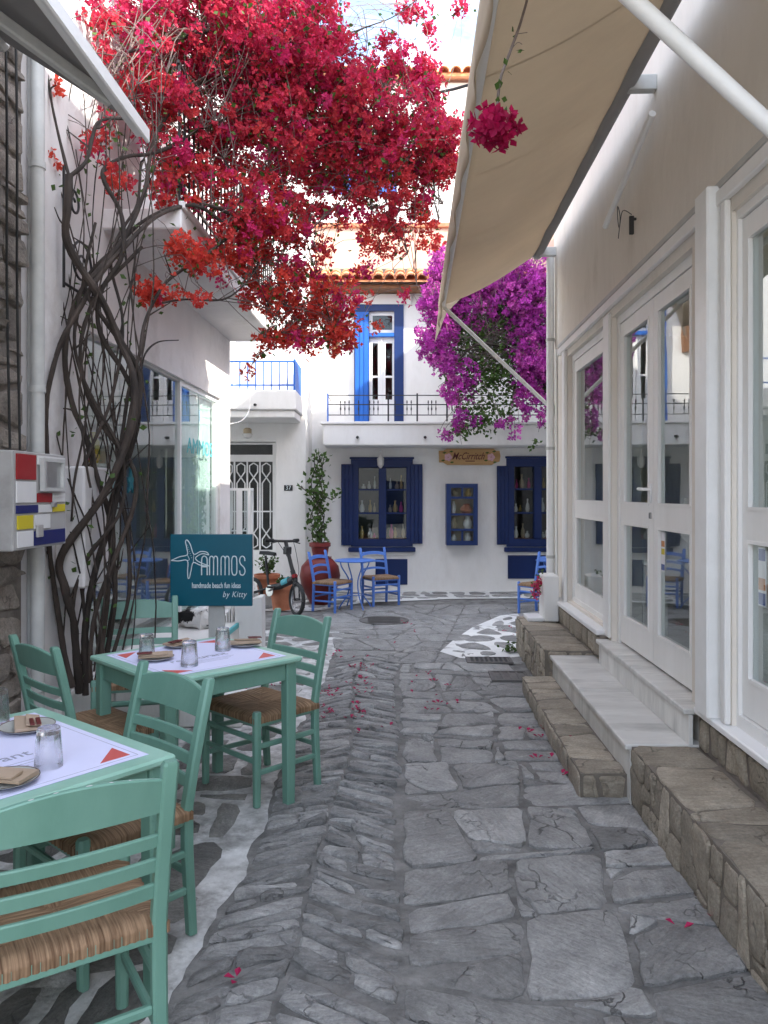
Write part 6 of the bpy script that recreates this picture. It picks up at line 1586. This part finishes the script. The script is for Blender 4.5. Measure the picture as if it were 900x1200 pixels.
for e in pel:
    for _ in range(e[6]):
        v = rnd(.75, 1.2); col = (.43 * v, .05 * v, .36 * v) if random.random() < .65 else (.55 * v, .10 * v, .42 * v)
        
        if random.random() < .70: pc.append((in_ell(*e[:6], shell=.4), rnd(.05, .10), random.randint(8, 15), col))
bract_mesh('flowers', pc, PB, {'size': 1.25})
lv = MB()
for (e, n) in (((575, 430, 10.7, 60, 65, .35), 900), ((600, 400, 10.8, 55, 70, .4), 700), ((555, 380, 10.8, 55, 60, .3), 450), ((565, 490, 10.5, 38, 22, .2), 190), ((540, 400, 10.75, 40, 60, .2), 300), ((626, 520, 10.4, 5, 4, .05), 8), ((540, 508, 10.4, 14, 8, .1), 24), ((660, 420, 10.8, 60, 90, .4), 500)):
    for _ in range(n): leaf_cloud(lv, [in_ell(*e, shell=.5)], .07, 2)
o = lv.build('leaves', 'leaf', PB, fix=False); o['kind'] = 'stuff'
tw = MB()
for (c, r, m_, col) in random.sample(pc, 260):
    tw.tube(spline([Vector((1.5 + rnd(-.5, .5), 10.65, 3.6 + rnd(-.3, .4))), c + Vector((0, .05, .15)), c], 3), .004, 3, False)
for k in range(10):
    x = rnd(515, 640); y = rnd(470, 500); tw.tube(spline([P(x, y - 30, 10.5), P(x + rnd(-6, 6), y, 10.45), P(x + rnd(-8, 8), y + rnd(10, 34), 10.4)], 3), .003, 3, False)
o = tw.build('twigs', 'twig_bark', PB, fix=False); o['kind'] = 'stuff'
# pink flowers of the planter
fcl = [(P(636, 679, 7.4), .05, 14, (.62, .05, .14)), (P(629, 686, 7.4), .04, 12, (.6, .06, .16)), (P(628, 692, 7.4), .04, 10, (.62, .07, .18)), (P(629, 697, 7.4), .035, 8, (.62, .07, .18)), (P(642, 681, 7.5), .04, 10, (.55, .05, .12))]
bract_mesh('flowers', fcl, fw, {'size': .9})
lv = MB(); leaf_cloud(lv, [c for c, *_ in fcl] * 5 + [FR(7.45, .22, .80)] * 8, .05, 1); o = lv.build('leaves', 'leaf', fw, fix=False); o['kind'] = 'stuff'
# small weed at the painted patch
wd = thing('weed', 'small green weed at the edge of the painted patch', 'plant', G(597, 766)); lv = MB()
leaf_cloud(lv, [G(597, 766) + Vector((rnd(-.06, .06), rnd(-.04, .04), rnd(.02, .1))) for _ in range(26)], .06, 1); o = lv.build('leaves', 'leaf', wd, fix=False); o['kind'] = 'stuff'

# ------------------------------------------------------------------ fallen petals
random.seed(9)
pm = []
for k in range(4):
    m = MB()
    for q in range(1 + k % 3):
        a = rnd(0, 6.28); s = rnd(.016, .024); ox, oy = rnd(-.012, .012), rnd(-.012, .012)
        c, sn = math.cos(a), math.sin(a); u = Vector((c, sn, .25)); v = Vector((-sn, c, 0)); b = Vector((ox, oy, .002))
        for lift, fl_ in ((0, False), (.0008, True)):
            base = [b, b + u * s * .5 + v * s * .45 + Vector((0, 0, .006)), b + u * s * 1.1 + Vector((0, 0, .004)), b + u * s * .5 - v * s * .45 + Vector((0, 0, .006))]
            base = [p + Vector((0, 0, lift)) for p in base]; n = len(m.v); m.v += base; m.f += [(n, n + 1, n + 2), (n, n + 2, n + 3)] if fl_ else [(n + 2, n + 1, n), (n + 3, n + 2, n)]
    me = bpy.data.meshes.new('fallen_petal'); me.from_pydata([tuple(v) for v in m.v], [], m.f); me.materials.append(MAT('petal')); pm.append(me)
spots = []
for (cx, cy, sx, sy, n) in ((425, 800, 10, 26, 22), (420, 835, 6, 6, 10), (372, 832, 12, 6, 16), (386, 812, 14, 6, 12), (395, 770, 20, 12, 6), (430, 782, 10, 4, 10), (505, 800, 22, 12, 8), (300, 800, 25, 8, 14), (345, 800, 16, 6, 8), (510, 825, 20, 6, 6), (450, 755, 30, 14, 6), (480, 730, 10, 3, 5), (600, 738, 10, 6, 5), (228, 868, 4, 6, 5), (640, 865, 20, 20, 5), (450, 850, 12, 10, 3)):
    for _ in range(n): spots.append((random.gauss(cx, sx * .7), random.gauss(cy, sy * .7), .022))
spots += [(276, 1149, .024), (668, 863, .15), (643, 888, .022), (660, 908, .022), (832, 1072, .02), (796, 1088, .02), (297, 722, .345), (513, 824, .022), (620, 858, .022), (605, 856, .022)]
for i, (px, py, z) in enumerate(spots):
    if py < 712 or (z < .1 and px > 640 and py < 840): continue
    p = G(px, py, z)
    big = i >= len(spots) - 10 or random.random() < .3
    o = bpy.data.objects.new('fallen_petal', pm[random.randrange(4)]); COL.objects.link(o)
    o.location = p; o.rotation_euler = (0, 0, rnd(0, 6.28)); o.scale = (1.5 if big else 1.15,) * 3
    where = 'the low stone step' if z > .1 and z < .2 else 'the white ledge' if z > .2 else 'the white painted pavement beside the green tables' if p.x < edge_left(p.y) else 'the chevron stones of the lane' if p.x < .08 + .014 * p.y and p.y < 7.3 else 'the large flagstones beside the steps' if p.y < 7 else 'the paving of the far junction'
    tag(o, ('large' if big else 'small') + ' crimson petal fallen on ' + where, 'petal', 'fallen petals on the stones')
